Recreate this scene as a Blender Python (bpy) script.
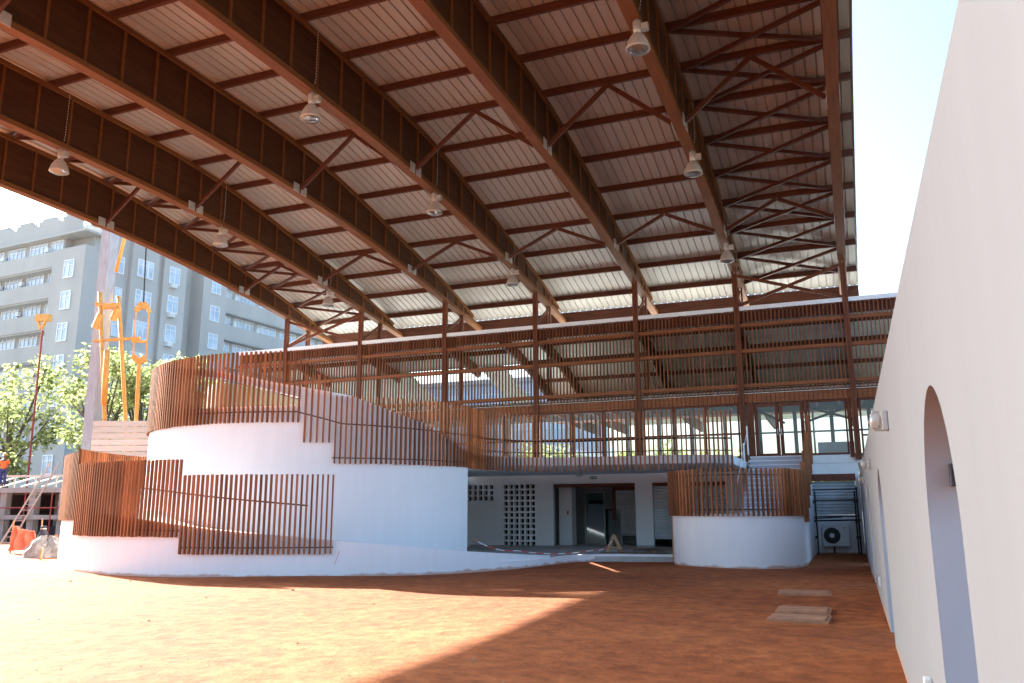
import bpy, bmesh, math, random
from math import sin, cos, pi, radians, sqrt, atan2, hypot
from mathutils import Vector, Matrix
random.seed(7)
S = bpy.context.scene
for o in list(bpy.data.objects): bpy.data.objects.remove(o)
C = S.collection

# ------------------------------------------------------------------ camera
EYE = Vector((0, 0, 1.6)); F = 826.0; W, H = 1024, 683
cam_d = bpy.data.cameras.new('camera'); cam = bpy.data.objects.new('camera', cam_d); C.objects.link(cam)
cam_d.sensor_fit = 'HORIZONTAL'; cam_d.sensor_width = 36.0; cam_d.lens = 36.0 * F / W
cam_d.clip_start = 0.05; cam_d.clip_end = 3000
YAW, PITCH, ROLL = radians(21.93), radians(11.60), -0.003
fw = Vector((-sin(YAW)*cos(PITCH), cos(YAW)*cos(PITCH), sin(PITCH)))
rt = Vector((cos(YAW), sin(YAW), 0)); up = rt.cross(fw)
rt, up = rt*cos(ROLL)+up*sin(ROLL), -rt*sin(ROLL)+up*cos(ROLL)
cam.matrix_world = Matrix(((rt.x, up.x, -fw.x, EYE.x), (rt.y, up.y, -fw.y, EYE.y), (rt.z, up.z, -fw.z, EYE.z), (0, 0, 0, 1)))
S.camera = cam

# ------------------------------------------------------------------ light
TO_SUN = Vector((-1.74, 0.65, 1.0)).normalized()
EL = math.asin(TO_SUN.z)
w = bpy.data.worlds.new('World'); S.world = w; w.use_nodes = True
nt = w.node_tree; nt.nodes.clear()
out = nt.nodes.new('ShaderNodeOutputWorld'); bg = nt.nodes.new('ShaderNodeBackground'); sky = nt.nodes.new('ShaderNodeTexSky')
sky.sky_type = 'NISHITA'; sky.sun_disc = False; sky.sun_elevation = EL
sky.sun_rotation = atan2(TO_SUN.x, TO_SUN.y); sky.air_density = 1.0; sky.dust_density = 5.0; sky.ozone_density = 0.7
bg.inputs['Strength'].default_value = 0.09
nt.links.new(sky.outputs[0], bg.inputs[0]); nt.links.new(bg.outputs[0], out.inputs[0])
sl = bpy.data.lights.new('sun', 'SUN'); sl.energy = 5.0; sl.angle = radians(0.5); sl.color = (1, .965, .90)
so = bpy.data.objects.new('sun', sl); C.objects.link(so)
so.rotation_euler = TO_SUN.to_track_quat('Z', 'Y').to_euler()
vs = S.view_settings; vs.view_transform = 'Standard'; vs.look = 'None'; vs.gamma = 1; vs.use_curve_mapping = False
vs.use_white_balance = True; vs.white_balance_temperature = 5650; vs.white_balance_tint = 0
vs.exposure = 2.72
S.render.engine = 'CYCLES'; S.cycles.max_bounces = 10; S.cycles.diffuse_bounces = 6

# ------------------------------------------------------------------ helpers
def at(px, py, d):
    """point seen at pixel px,py at camera depth d (design-time measuring aid)"""
    return EYE + (rt*((px-W/2)/F) + up*(-(py-H/2)/F) + fw)*d

class MB:
    def __init__(s): s.v = []; s.f = []
    def quad(s, *p):
        n = len(s.v); s.v += [tuple(q) for q in p]; s.f.append(tuple(range(n, n+len(p))))
    def hexa(s, p):          # 8 points: bottom ring 0-3, top ring 4-7
        n = len(s.v); s.v += [tuple(q) for q in p]
        for a in ((0,3,2,1),(4,5,6,7),(0,1,5,4),(1,2,6,5),(2,3,7,6),(3,0,4,7)): s.f.append(tuple(n+i for i in a))
    def box(s, x0, x1, y0, y1, z0, z1):
        s.hexa([(x0,y0,z0),(x1,y0,z0),(x1,y1,z0),(x0,y1,z0),(x0,y0,z1),(x1,y0,z1),(x1,y1,z1),(x0,y1,z1)])
    def bar(s, a, b, w_, h_, upv=(0,0,1)):   # rectangular bar from a to b
        a = Vector(a); b = Vector(b); d = (b-a).normalized(); u = Vector(upv)
        if abs(d.dot(u)) > .98: u = Vector((0,1,0))
        r = d.cross(u).normalized(); u = r.cross(d)
        p = []
        for q in (a, b):
            p += [q - r*w_/2 - u*h_/2, q + r*w_/2 - u*h_/2, q + r*w_/2 + u*h_/2, q - r*w_/2 + u*h_/2]
        s.hexa(p)
    def tube(s, pts, rad, n=8, cap=True):
        pts = [Vector(p) for p in pts]; base = len(s.v); m = len(pts)
        if not isinstance(rad, (list, tuple)): rad = [rad]*m
        for i, p in enumerate(pts):
            d = (pts[min(i+1, m-1)]-pts[max(i-1, 0)]).normalized()
            u = Vector((0,0,1)) if abs(d.z) < .95 else Vector((0,1,0))
            r = d.cross(u).normalized(); u2 = r.cross(d)
            for k in range(n):
                a = 2*pi*k/n; s.v.append(tuple(p + (r*cos(a)+u2*sin(a))*rad[i]))
        for i in range(m-1):
            for k in range(n):
                a = base+i*n+k; b = base+i*n+(k+1) % n
                s.f.append((a, b, b+n, a+n))
        if cap:
            s.f.append(tuple(base+k for k in range(n))[::-1]); s.f.append(tuple(base+(m-1)*n+k for k in range(n)))
    def lathe(s, prof, c=(0,0,0), n=20):
        base = len(s.v)
        for r, z in prof:
            for k in range(n):
                a = 2*pi*k/n; s.v.append((c[0]+r*cos(a), c[1]+r*sin(a), c[2]+z))
        for i in range(len(prof)-1):
            for k in range(n):
                a = base+i*n+k; b = base+i*n+(k+1) % n
                s.f.append((a, b, b+n, a+n))
    def prism(s, poly, z0, z1):
        n = len(s.v); m = len(poly)
        s.v += [(x, y, z0) for x, y in poly] + [(x, y, z1) for x, y in poly]
        s.f.append(tuple(n+i for i in range(m))[::-1]); s.f.append(tuple(n+m+i for i in range(m)))
        for i in range(m): j = (i+1) % m; s.f.append((n+i, n+j, n+m+j, n+m+i))
    def build(s, name, mat, parent=None, smooth=False, label=None, off=None, bevel=0, kind=None):
        me = bpy.data.meshes.new(name)
        v = s.v if off is None else [(a-off[0], b-off[1], c-off[2]) for a, b, c in s.v]
        me.from_pydata(v, [], s.f); me.update()
        bm = bmesh.new(); bm.from_mesh(me); bmesh.ops.recalc_face_normals(bm, faces=bm.faces); bm.to_mesh(me); bm.free()
        o = bpy.data.objects.new(name, me); C.objects.link(o)
        for m in (mat if isinstance(mat, (list, tuple)) else [mat]): me.materials.append(m)
        if parent: o.parent = parent
        if smooth:
            for p in me.polygons: p.use_smooth = True
        if label: o['label'] = label
        if kind: o['kind'] = kind
        if bevel:
            b = o.modifiers.new('bevel', 'BEVEL'); b.width = bevel; b.segments = 2; b.limit_method = 'ANGLE'
        return o

def each(m, name, ma, parent=None, off=None, **k):
    """build every connected piece of m as an object of its own"""
    par = list(range(len(m.v)))
    def find(a):
        while par[a] != a: par[a] = par[par[a]]; a = par[a]
        return a
    for f in m.f:
        for a in f[1:]: par[find(a)] = find(f[0])
    groups = {}
    for f in m.f: groups.setdefault(find(f[0]), []).append(f)
    res = []
    for fs in groups.values():
        q = MB(); mp = {}
        for f in fs:
            for a in f:
                if a not in mp: mp[a] = len(q.v); q.v.append(m.v[a])
            q.f.append(tuple(mp[a] for a in f))
        res.append(q.build(name, ma, parent, off=off, **k))
    return res
def tag(o, label=None, cat=None, group=None, kind=None):
    if label: o['label'] = label
    if cat: o['category'] = cat
    if group: o['group'] = group
    if kind: o['kind'] = kind
    return o
def thing(name, label, cat, loc=(0,0,0), group=None, rz=0):
    o = bpy.data.objects.new(name, None); C.objects.link(o); o.location = loc; o.rotation_euler = (0,0,rz); o.empty_display_size = .2
    return tag(o, label, cat, group)
def children(o): return [c for c in bpy.data.objects if c.parent == o]
def copy_tree(o, parent=None):
    kids = children(o); c = o.copy(); C.objects.link(c)
    if parent: c.parent = parent
    for k in kids: copy_tree(k, c)
    return c
def lerp_tab(t, x):
    if x <= t[0][0]: return t[0][1]
    for (a, b), (c_, d) in zip(t, t[1:]):
        if x <= c_: return b + (d-b)*(x-a)/(c_-a)
    return t[-1][1]
def smooth_tab(t, x):
    return (lerp_tab(t, x-1.0)+2*lerp_tab(t, x)+lerp_tab(t, x+1.0))/4

# ------------------------------------------------------------------ materials
def mat(name, col, rough=.7, var=.0, scale=3.0, stretch=(1,1,1), metal=0, bump=0, bscale=30, island=0, spec=.5, col2=None, coords='Object'):
    m = bpy.data.materials.new(name); m.use_nodes = True; t = m.node_tree; n = t.nodes; p = n['Principled BSDF']
    p.inputs['Roughness'].default_value = rough; p.inputs['Metallic'].default_value = metal; p.inputs['Specular IOR Level'].default_value = spec
    p.inputs['Base Color'].default_value = (*col, 1)
    tc = n.new('ShaderNodeTexCoord'); mp = n.new('ShaderNodeMapping'); mp.inputs['Scale'].default_value = stretch
    t.links.new(tc.outputs[coords], mp.inputs[0])
    last = None
    if var or col2:
        nz = n.new('ShaderNodeTexNoise'); nz.inputs['Scale'].default_value = scale; nz.inputs['Detail'].default_value = 6; nz.inputs['Roughness'].default_value = .62
        t.links.new(mp.outputs[0], nz.inputs['Vector'])
        r = n.new('ShaderNodeValToRGB'); r.color_ramp.elements[0].position = .3; r.color_ramp.elements[1].position = .72
        c2 = col2 or tuple(min(1, c*(1+var)) for c in col); c1 = col if col2 else tuple(c*(1-var) for c in col)
        r.color_ramp.elements[0].color = (*c1, 1); r.color_ramp.elements[1].color = (*c2, 1)
        t.links.new(nz.outputs[0], r.inputs[0]); last = r.outputs[0]
    if island:
        g = n.new('ShaderNodeNewGeometry'); mr = n.new('ShaderNodeMapRange'); mr.inputs[3].default_value = 1-island; mr.inputs[4].default_value = 1+island
        t.links.new(g.outputs['Random Per Island'], mr.inputs[0])
        mx = n.new('ShaderNodeMix'); mx.data_type = 'RGBA'; mx.blend_type = 'MULTIPLY'; mx.inputs[0].default_value = 1
        if last: t.links.new(last, mx.inputs[6])
        else: mx.inputs[6].default_value = (*col, 1)
        t.links.new(mr.outputs[0], mx.inputs[7]); last = mx.outputs[2]
    if last: t.links.new(last, p.inputs['Base Color'])
    if bump:
        nb = n.new('ShaderNodeTexNoise'); nb.inputs['Scale'].default_value = bscale; nb.inputs['Detail'].default_value = 5
        t.links.new(mp.outputs[0], nb.inputs['Vector'])
        b = n.new('ShaderNodeBump'); b.inputs['Strength'].default_value = bump; b.inputs['Distance'].default_value = .02
        t.links.new(nb.outputs[0], b.inputs['Height']); t.links.new(b.outputs[0], p.inputs['Normal'])
    return m
def splash(m, h=.22):
    t = m.node_tree; n = t.nodes; p = n['Principled BSDF']; src = p.inputs['Base Color'].links[0].from_socket
    g = n.new('ShaderNodeNewGeometry'); sx = n.new('ShaderNodeSeparateXYZ'); t.links.new(g.outputs['Position'], sx.inputs[0])
    z = n.new('ShaderNodeTexNoise'); z.inputs['Scale'].default_value = 2.2; z.inputs['Detail'].default_value = 7; t.links.new(g.outputs['Position'], z.inputs['Vector'])
    a = n.new('ShaderNodeMath'); a.operation = 'MULTIPLY_ADD'; a.inputs[1].default_value = -h*2.2; t.links.new(z.outputs[0], a.inputs[0]); t.links.new(sx.outputs[2], a.inputs[2])
    mr = n.new('ShaderNodeMapRange'); mr.inputs[1].default_value = -h*1.1; mr.inputs[2].default_value = -h*.55; mr.inputs[3].default_value = .75; mr.inputs[4].default_value = 0; t.links.new(a.outputs[0], mr.inputs[0])
    mx = n.new('ShaderNodeMix'); mx.data_type = 'RGBA'; t.links.new(mr.outputs[0], mx.inputs[0]); t.links.new(src, mx.inputs[6]); mx.inputs[7].default_value = (.46,.22,.12,1)
    # faint rain streaks
    z2 = n.new('ShaderNodeTexNoise'); z2.inputs['Scale'].default_value = 1; z2.inputs['Detail'].default_value = 6; mp = n.new('ShaderNodeMapping'); mp.inputs['Scale'].default_value = (5,5,.35); t.links.new(g.outputs['Position'], mp.inputs[0]); t.links.new(mp.outputs[0], z2.inputs['Vector'])
    r2 = n.new('ShaderNodeMapRange'); r2.inputs[1].default_value = .35; r2.inputs[2].default_value = .7; r2.inputs[3].default_value = 1.0; r2.inputs[4].default_value = .965; t.links.new(z2.outputs[0], r2.inputs[0])
    m2 = n.new('ShaderNodeMix'); m2.data_type = 'RGBA'; m2.blend_type = 'MULTIPLY'; m2.inputs[0].default_value = 1; t.links.new(mx.outputs[2], m2.inputs[6]); t.links.new(r2.outputs[0], m2.inputs[7])
    t.links.new(m2.outputs[2], p.inputs['Base Color'])
M = {}
M['web'] = mat('plywood_web', (.060,.021,.007), .55, .35, 1.6, (6,.5,6), island=.08, spec=.2)
M['flange'] = mat('timber_flange', (.155,.058,.016), .5, .3, 2, (8,.4,8), spec=.2)
M['purlin'] = mat('purlin_timber', (.095,.034,.019), .55, .3, 2, (.5,8,8), spec=.2)
M['post'] = mat('post_timber', (.15,.052,.025), .55, .35, 2, (8,8,.5), spec=.2)
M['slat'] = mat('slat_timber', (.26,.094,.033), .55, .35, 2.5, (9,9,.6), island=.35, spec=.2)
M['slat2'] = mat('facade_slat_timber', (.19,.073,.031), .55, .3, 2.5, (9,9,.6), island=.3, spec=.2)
M['rail'] = mat('rail_timber', (.235,.085,.035), .55, .3, 2, (.5,8,8), spec=.2)
M['frame'] = mat('window_frame_timber', (.15,.05,.03), .5, .3, 2, (4,8,1), spec=.2)
M['lowsheet'] = mat('lower_roof_sheet', (.80,.79,.74), .5, .05, .7)
M['lining_shade'] = mat('shaded_lining', (.22,.22,.18), .6, .2, 1.2)  # darker copy of the roof lining: shade in the left bays put into colour
M['lining'] = mat('roof_lining', (.58,.60,.52), .5, .15, 1.2)
M['sheet'] = mat('roof_sheet', (.40,.35,.305), .45, .07, .7, (1,.25,1), spec=.4)
M['galv'] = mat('galvanised_steel', (.52,.50,.46), .45, .15, 12, metal=.5)
M['steel'] = mat('dark_steel', (.03,.028,.028), .45, .2, 8, metal=.5)
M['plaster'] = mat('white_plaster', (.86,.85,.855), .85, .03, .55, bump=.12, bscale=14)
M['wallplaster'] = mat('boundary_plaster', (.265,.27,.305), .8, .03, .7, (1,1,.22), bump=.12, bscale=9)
M['reveal_lit'] = mat('reveal_plaster_lit', (.42,.43,.47), .85, .05, 1.2)  # paler than the wall: skylight inside the arches put into the colour
M['tan'] = mat('tan_plaster', (.27,.215,.14), .85, .12, 1.2)
M['screed'] = mat('grey_screed', (.42,.41,.40), .8, .15, 2)
M['concrete'] = mat('concrete', (.36,.35,.33), .9, .2, 1.5, bump=.2)
M['slabw'] = mat('white_slab', (.82,.82,.84), .8, .05, 1)
M['dark'] = mat('shaded_interior', (.05,.05,.05), .9)  # near black: shade behind the breeze holes painted into the wall colour
M['intwall'] = mat('interior_wall', (.42,.43,.44), .9, .1, 1)
M['gutter'] = mat('gutter_paint', (.86,.92,.98), .3)
M['riser_shaded'] = mat('stair_riser_shaded', (.46,.46,.52), .8, .06, 1)  # grey blue against the white treads: riser shade put into the colour
M['white'] = mat('white_paint', (.8,.8,.8), .4)
M['shutter'] = mat('shutter_steel', (.55,.56,.57), .4, .2, 1)
M['black'] = mat('black_plastic', (.015,.015,.015), .5)
M['ac'] = mat('ac_casing', (.72,.72,.70), .5, .04, 3)
M['yellow'] = mat('yellow_paint', (.74,.37,.07), .45, .18, 4)
M['red'] = mat('red_paint', (.32,.05,.045), .6, .2, 5)
M['orange'] = mat('orange_net', (.85,.27,.16), .8, .2, 6)
M['orange2'] = mat('yellow_orange_sheet', (.85,.33,.03), .8, .15, 3)
M['mast'] = mat('grey_mast', (.37,.385,.43), .6, .2, 2, (4,4,.6))
M['board'] = mat('pale_board', (.74,.67,.57), .8, .12, 2, (.6,6,6), island=.12)
M['wood'] = mat('raw_wood', (.50,.30,.14), .7, .2, 3, (2,2,8))
M['rubble'] = mat('rubble', (.36,.32,.28), .95, .35, 5, bump=.6, bscale=6)
M['sack'] = mat('sack', (.05,.05,.06), .9, .3, 5)
M['bldg'] = mat('apartment_render', (.49,.465,.435), .9, .16, .12, (1,1,.35), bump=.05)
M['nbwall'] = mat('office_render', (.50,.54,.60), .85, .08, .3)
M['bldg2'] = mat('apartment_slab', (.50,.48,.45), .9, .1, .3)
M['skin'] = mat('skin', (.16,.08,.05), .6)
M['vest'] = mat('orange_vest', (.85,.2,.04), .8, .1, 5)
M['trouser'] = mat('blue_trousers', (.05,.07,.2), .9, .1, 5)
M['bark'] = mat('bark', (.14,.10,.07), .95, .3, 6, (3,3,.6), bump=.5, bscale=14)
M['cover'] = mat('dusty_cover', (.34,.17,.095), .9, .3, 5, bump=.3)
M['green'] = mat('sign_green', (.03,.22,.09), .5)
M['clutter'] = mat('scrap_timber', (.16,.11,.08), .9, .4, 4, island=.4)

splash(M['plaster'], .10); splash(M['wallplaster'], .16)
def glass(name, tint=(.85,.9,.92), refl=.12):
    m = bpy.data.materials.new(name); m.use_nodes = True; t = m.node_tree; n = t.nodes; n.clear()
    o = n.new('ShaderNodeOutputMaterial'); tr = n.new('ShaderNodeBsdfTransparent'); gl = n.new('ShaderNodeBsdfGlossy'); mx = n.new('ShaderNodeMixShader'); fr = n.new('ShaderNodeFresnel')
    tr.inputs[0].default_value = (*tint, 1); gl.inputs['Roughness'].default_value = .01; gl.inputs[0].default_value = (.9,.93,.95,1); fr.inputs[0].default_value = 1.5
    ad = n.new('ShaderNodeMath'); ad.operation = 'ADD'; ad.inputs[1].default_value = refl-.04; ad.use_clamp = True
    t.links.new(fr.outputs[0], ad.inputs[0]); t.links.new(ad.outputs[0], mx.inputs[0]); t.links.new(tr.outputs[0], mx.inputs[1]); t.links.new(gl.outputs[0], mx.inputs[2]); t.links.new(mx.outputs[0], o.inputs[0])
    return m
M['glass'] = glass('window_glass', (.88,.92,.94), .06)
M['darkglass'] = glass('leaning_glass', (.35,.48,.46), .25)
M['lens'] = glass('lamp_glass', (.9,.9,.9), .2)
M['wing'] = mat('apartment_pane', (.52,.60,.72), .12, .35, .5, spec=.8)

def leaf_mat(name, c1, c2):
    m = bpy.data.materials.new(name); m.use_nodes = True; t = m.node_tree; n = t.nodes; n.clear()
    o = n.new('ShaderNodeOutputMaterial'); d = n.new('ShaderNodeBsdfDiffuse'); tl = n.new('ShaderNodeBsdfTranslucent'); mx = n.new('ShaderNodeMixShader'); mx.inputs[0].default_value = .58
    g = n.new('ShaderNodeNewGeometry'); r = n.new('ShaderNodeValToRGB'); r.color_ramp.elements[0].color = (*c1,1); r.color_ramp.elements[1].color = (*c2,1)
    t.links.new(g.outputs['Random Per Island'], r.inputs[0]); t.links.new(r.outputs[0], d.inputs[0]); t.links.new(r.outputs[0], tl.inputs[0])
    t.links.new(d.outputs[0], mx.inputs[1]); t.links.new(tl.outputs[0], mx.inputs[2]); t.links.new(mx.outputs[0], o.inputs[0])
    return m
M['leaf'] = leaf_mat('leaf_pale', (.16,.19,.06), (.47,.47,.20))
M['leafd'] = leaf_mat('leaf_dark', (.03,.05,.015), (.10,.13,.035))

def sand_mat():
    m = bpy.data.materials.new('red_sand'); m.use_nodes = True; t = m.node_tree; n = t.nodes; p = n['Principled BSDF']
    p.inputs['Roughness'].default_value = .95; p.inputs['Specular IOR Level'].default_value = .15
    tc = n.new('ShaderNodeTexCoord')
    def noise(sc, det, str_=(1,1,1)):
        mp = n.new('ShaderNodeMapping'); mp.inputs['Scale'].default_value = str_; t.links.new(tc.outputs['Object'], mp.inputs[0])
        z = n.new('ShaderNodeTexNoise'); z.inputs['Scale'].default_value = sc; z.inputs['Detail'].default_value = det; z.inputs['Roughness'].default_value = .65
        t.links.new(mp.outputs[0], z.inputs['Vector']); return z
    a = noise(.35, 8, (.8,1,1)); b = noise(3.2, 8); c = noise(28, 5)
    r = n.new('ShaderNodeValToRGB'); e = r.color_ramp.elements
    e[0].position = .30; e[0].color = (.25,.074,.027,1); e[1].position = .72; e[1].color = (.41,.147,.052,1)
    x = r.color_ramp.elements.new(.5); x.color = (.335,.106,.036,1)
    t.links.new(a.outputs[0], r.inputs[0])
    r2 = n.new('ShaderNodeValToRGB'); r2.color_ramp.elements[0].position = .33; r2.color_ramp.elements[0].color = (.50,.45,.42,1); r2.color_ramp.elements[1].position = .62; r2.color_ramp.elements[1].color = (1.08,1.06,1.05,1)
    t.links.new(b.outputs[0], r2.inputs[0])
    mx = n.new('ShaderNodeMix'); mx.data_type = 'RGBA'; mx.blend_type = 'MULTIPLY'; mx.inputs[0].default_value = .8
    t.links.new(r.outputs[0], mx.inputs[6]); t.links.new(r2.outputs[0], mx.inputs[7]); t.links.new(mx.outputs[2], p.inputs['Base Color'])
    d_ = noise(1.0, 5, (.8,1,1)); ad0 = n.new('ShaderNodeMath'); ad0.operation = 'MULTIPLY_ADD'; ad0.inputs[1].default_value = .9; t.links.new(d_.outputs[0], ad0.inputs[0]); t.links.new(b.outputs[0], ad0.inputs[2])
    ad = n.new('ShaderNodeMath'); ad.operation = 'MULTIPLY_ADD'; ad.inputs[1].default_value = .25
    t.links.new(c.outputs[0], ad.inputs[0]); t.links.new(ad0.outputs[0], ad.inputs[2])
    bp = n.new('ShaderNodeBump'); bp.inputs['Strength'].default_value = .55; bp.inputs['Distance'].default_value = .12
    t.links.new(ad.outputs[0], bp.inputs['Height']); t.links.new(bp.outputs[0], p.inputs['Normal'])
    return m
M['sand'] = sand_mat()
M['earth'] = mat('grey_earth', (.17,.155,.13), .95, .3, .15, bump=.3, bscale=3)
def refl_mat():
    m = bpy.data.materials.new('acrylic_reflector'); m.use_nodes = True; t = m.node_tree; n = t.nodes; n.clear()
    o = n.new('ShaderNodeOutputMaterial'); d = n.new('ShaderNodeBsdfDiffuse'); tl = n.new('ShaderNodeBsdfTranslucent'); gl = n.new('ShaderNodeBsdfGlossy'); a = n.new('ShaderNodeMixShader'); b_ = n.new('ShaderNodeMixShader')
    d.inputs[0].default_value = (.7,.66,.62,1); tl.inputs[0].default_value = (.75,.7,.65,1); gl.inputs['Roughness'].default_value = .15; a.inputs[0].default_value = .5; b_.inputs[0].default_value = .12
    t.links.new(d.outputs[0], a.inputs[1]); t.links.new(tl.outputs[0], a.inputs[2]); t.links.new(a.outputs[0], b_.inputs[1]); t.links.new(gl.outputs[0], b_.inputs[2]); t.links.new(b_.outputs[0], o.inputs[0]); return m
M['refl'] = refl_mat()

# ------------------------------------------------------------------ ground
g = MB()
xs = [-60,-52] + [-44+1.0*i for i in range(46)] + [4,12]
ys = [-45,-30,-20,-13] + [-8+1.0*i for i in range(46)]
def gz(x, y):
    if -44 <= x <= 1.5 and -8 <= y <= 51:
        return .018*sin(x*.9+1.3*sin(y*.4))+.015*sin(y*.7+x*.33)-.012
    return 0
idx = {}
for j, y in enumerate(ys):
    for i, x in enumerate(xs): idx[i, j] = len(g.v); g.v.append((x, y, gz(x, y)))
for j in range(len(ys)-1):
    for i in range(len(xs)-1): g.f.append((idx[i,j], idx[i+1,j], idx[i+1,j+1], idx[i,j+1]))
g.build('sand_yard', M['sand'], smooth=True, kind='structure')
g = MB(); g.quad((-1500,-1500,-.06),(1500,-1500,-.06),(1500,2500,-.06),(-1500,2500,-.06)); g.build('ground', M['earth'], kind='structure')

# ------------------------------------------------------------------ canopy roof
BX = [-26.5, -22.03, -17.35, -12.74, -8.09, -3.82, .4]
YM = 17.0; YE = 38.6; Y0 = 7.6
ZB = [(0,12.72),(4,12.68),(8,12.5),(12,12.14),(14,11.90),(17,11.48),(21.6,10.86),(30,9.7)]
ZR = [(0,14.80),(4,14.76),(6,14.66),(8,14.42),(9.5,14.15),(11.4,13.80),(13.3,13.42),(15.7,12.95),(18,12.42),(20,11.87),(21.6,11.38),(30,9.3)]
def zb(y): return smooth_tab(ZB, abs(y-YM))
def zr(y): return smooth_tab(ZR, abs(y-YM))
canopy = thing('hall_canopy', 'vast curved roof of brown timber beams under pale ribbed sheeting', 'roof')
# ribbed sheet
sh = MB(); x0, x1 = -27.15, 1.05; per = .313; prof = []
x = x0
while x < x1-.01:
    prof += [(x, 0), (min(x+per-.06, x1), 0), (min(x+per-.045, x1), .045), (min(x+per-.015, x1), .045)]; x += per
prof.append((x1, 0))
YS = [Y0+(YE-Y0)*i/48 for i in range(49)]
b = len(sh.v)
for y in YS:
    for px_, dz in prof: sh.v.append((px_, y, zr(y)+dz))
n = len(prof)
for j in range(48):
    for i in range(n-1): a = b+j*n+i; sh.f.append((a, a+1, a+n+1, a+n))
ro = sh.build('roof_sheet', M['sheet'], canopy)
fm = MB(); fm.box(x0+.05, x1-.02, YE-.06, YE+.04, 10.86, zr(YE)-.02); fm.build('fascia', M['purlin'], canopy)
fm = MB(); fm.box(x0+.05, x1-.02, Y0-.04, Y0+.06, zr(Y0)-.55, zr(Y0)-.02); fm.build('fascia', M['purlin'], canopy)
PY = [18.6+2.05*j for j in range(-5, 10)]
for y in PY:
    m = MB(); m.box(x0+.08, x1-.06, y-.05, y+.05, zr(y)-.235, zr(y)-.012); m.build('purlin', M['purlin'], canopy)
BR = [11.3, 22.7, 30.9]
def sweep(m, xa, xb, fz0, fz1, ya, yb, n=44):
    base = len(m.v)
    for i in range(n+1):
        y = ya+(yb-ya)*i/n; z0, z1 = fz0(y), fz1(y)
        m.v += [(xa,y,z0),(xb,y,z0),(xb,y,z1),(xa,y,z1)]
    for i in range(n):
        a = base+4*i
        for k in range(4): m.f.append((a+k, a+(k+1)%4, a+4+(k+1)%4, a+4+k))
    m.f.append((base,base+3,base+2,base+1)); a = base+4*n; m.f.append((a,a+1,a+2,a+3))
def ztop(y): return zr(y)-.24
yA, yB = Y0+.08, YE-.08
for bx in BX:
    # web with stiffening ribs: one mesh whose width steps out at every rib
    m = MB(); ys_ = []; y = Y0+.4; st_ = []
    while y < YE-.5:
        if ztop(y)-zb(y) > .42: st_.append(y)
        y += 1.15
    ys_ = [(yA, .06)]
    for a, b2 in zip(st_, st_[1:]+[yB]):
        ys_ += [(a-.032, .06), (a-.03, .115), (a+.03, .115), (a+.032, .06)]
        for k in (1, 2): ys_.append((a+.032+(b2-.032-a-.032)*k/3, .06))
    ys_.append((yB, .06))
    for y, hw in ys_:
        z0, z1 = zb(y)+.155, max(ztop(y)-.135, zb(y)+.16); m.v += [(bx-hw,y,z0),(bx+hw,y,z0),(bx+hw,y,z1),(bx-hw,y,z1)]
    mi = []
    for q in range(len(ys_)-1):
        for k in range(4): m.f.append((4*q+k, 4*q+(k+1)%4, 4*q+4+(k+1)%4, 4*q+4+k)); mi.append(1 if max(ys_[q][1], ys_[q+1][1]) > .1 else 0)
    m.f += [(0,3,2,1), tuple(4*(len(ys_)-1)+k for k in range(4))]; mi += [0, 0]
    web = m.build('beam', [M['web'], M['flange']], canopy)
    for p_, q in zip(web.data.polygons, mi): p_.material_index = q
    m = MB(); sweep(m, bx-.16, bx+.16, zb, lambda y: zb(y)+.16, yA, yB); m.build('bottom_flange', M['flange'], web)
    m = MB(); sweep(m, bx-.15, bx+.15, lambda y: max(ztop(y)-.14, zb(y)+.17), lambda y: max(ztop(y), zb(y)+.2), yA, yB-1.0); m.build('top_flange', M['flange'], web)
    for y in BR:
        m = MB()
        for sx in (-1, 1):
            xa = bx+sx*.163; xb = bx+sx*.178
            for yy in (y-.37, y+.05): m.box(min(xa,xb), max(xa,xb), yy, yy+.32, zb(y)-.02, zb(y)+.30)
        each(m, 'clamp_plate', M['galv'], web)
for i in range(6):
    xa, xb = BX[i], BX[i+1]; xm = (xa+xb)/2
    for y in BR:
        m = MB(); zt = zr(y)-.26
        m.bar((xa+.19, y, zb(y)+.16), (xm-.03, y, zt), .09, .13); m.bar((xb-.19, y, zb(y)+.16), (xm+.03, y, zt), .09, .13)
        each(m, 'knee_brace', M['purlin'], canopy)
for i in (0, 5):
    m = MB()
    for j in range(len(PY)-1):
        ya, yb = PY[j], PY[j+1]
        m.bar((BX[i]+.1, ya+.06, zr(ya)-.19), (BX[i+1]-.1, yb-.06, zr(yb)-.19), .10, .12)
        m.bar((BX[i+1]-.1, ya+.06, zr(ya)-.30), (BX[i]+.1, yb-.06, zr(yb)-.30), .10, .12)
    each(m, 'wind_brace', M['purlin'], canopy)
YF = 34.65
for k, bx in enumerate(BX):
    m = MB(); m.box(bx-.11, bx-.035, YF-.2, YF-.04, 3.5, zb(YF)+.5); m.box(bx+.035, bx+.11, YF-.2, YF-.04, 3.5, zb(YF)+.5); m.box(bx-.034, bx+.034, YF-.18, YF-.06, 3.5, zb(YF)-.05)
    p = m.build('post', M['post'], canopy)
    m = MB(); y2 = 36.35; m.box(bx-.10, bx-.035, y2-.08, y2+.08, 6.6, zb(y2)+.55); m.box(bx+.035, bx+.10, y2-.08, y2+.08, 6.6, zb(y2)+.55); m.build('post', M['post'], canopy)
    m = MB(); m.bar((bx, YF-.03, 10.0), (bx, y2-.09, 11.0), .06, .12); m.bar((bx, YF-.03, 9.92), (bx, y2-.09, 9.92), .06, .12); each(m, 'strut', M['post'], p)
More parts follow.
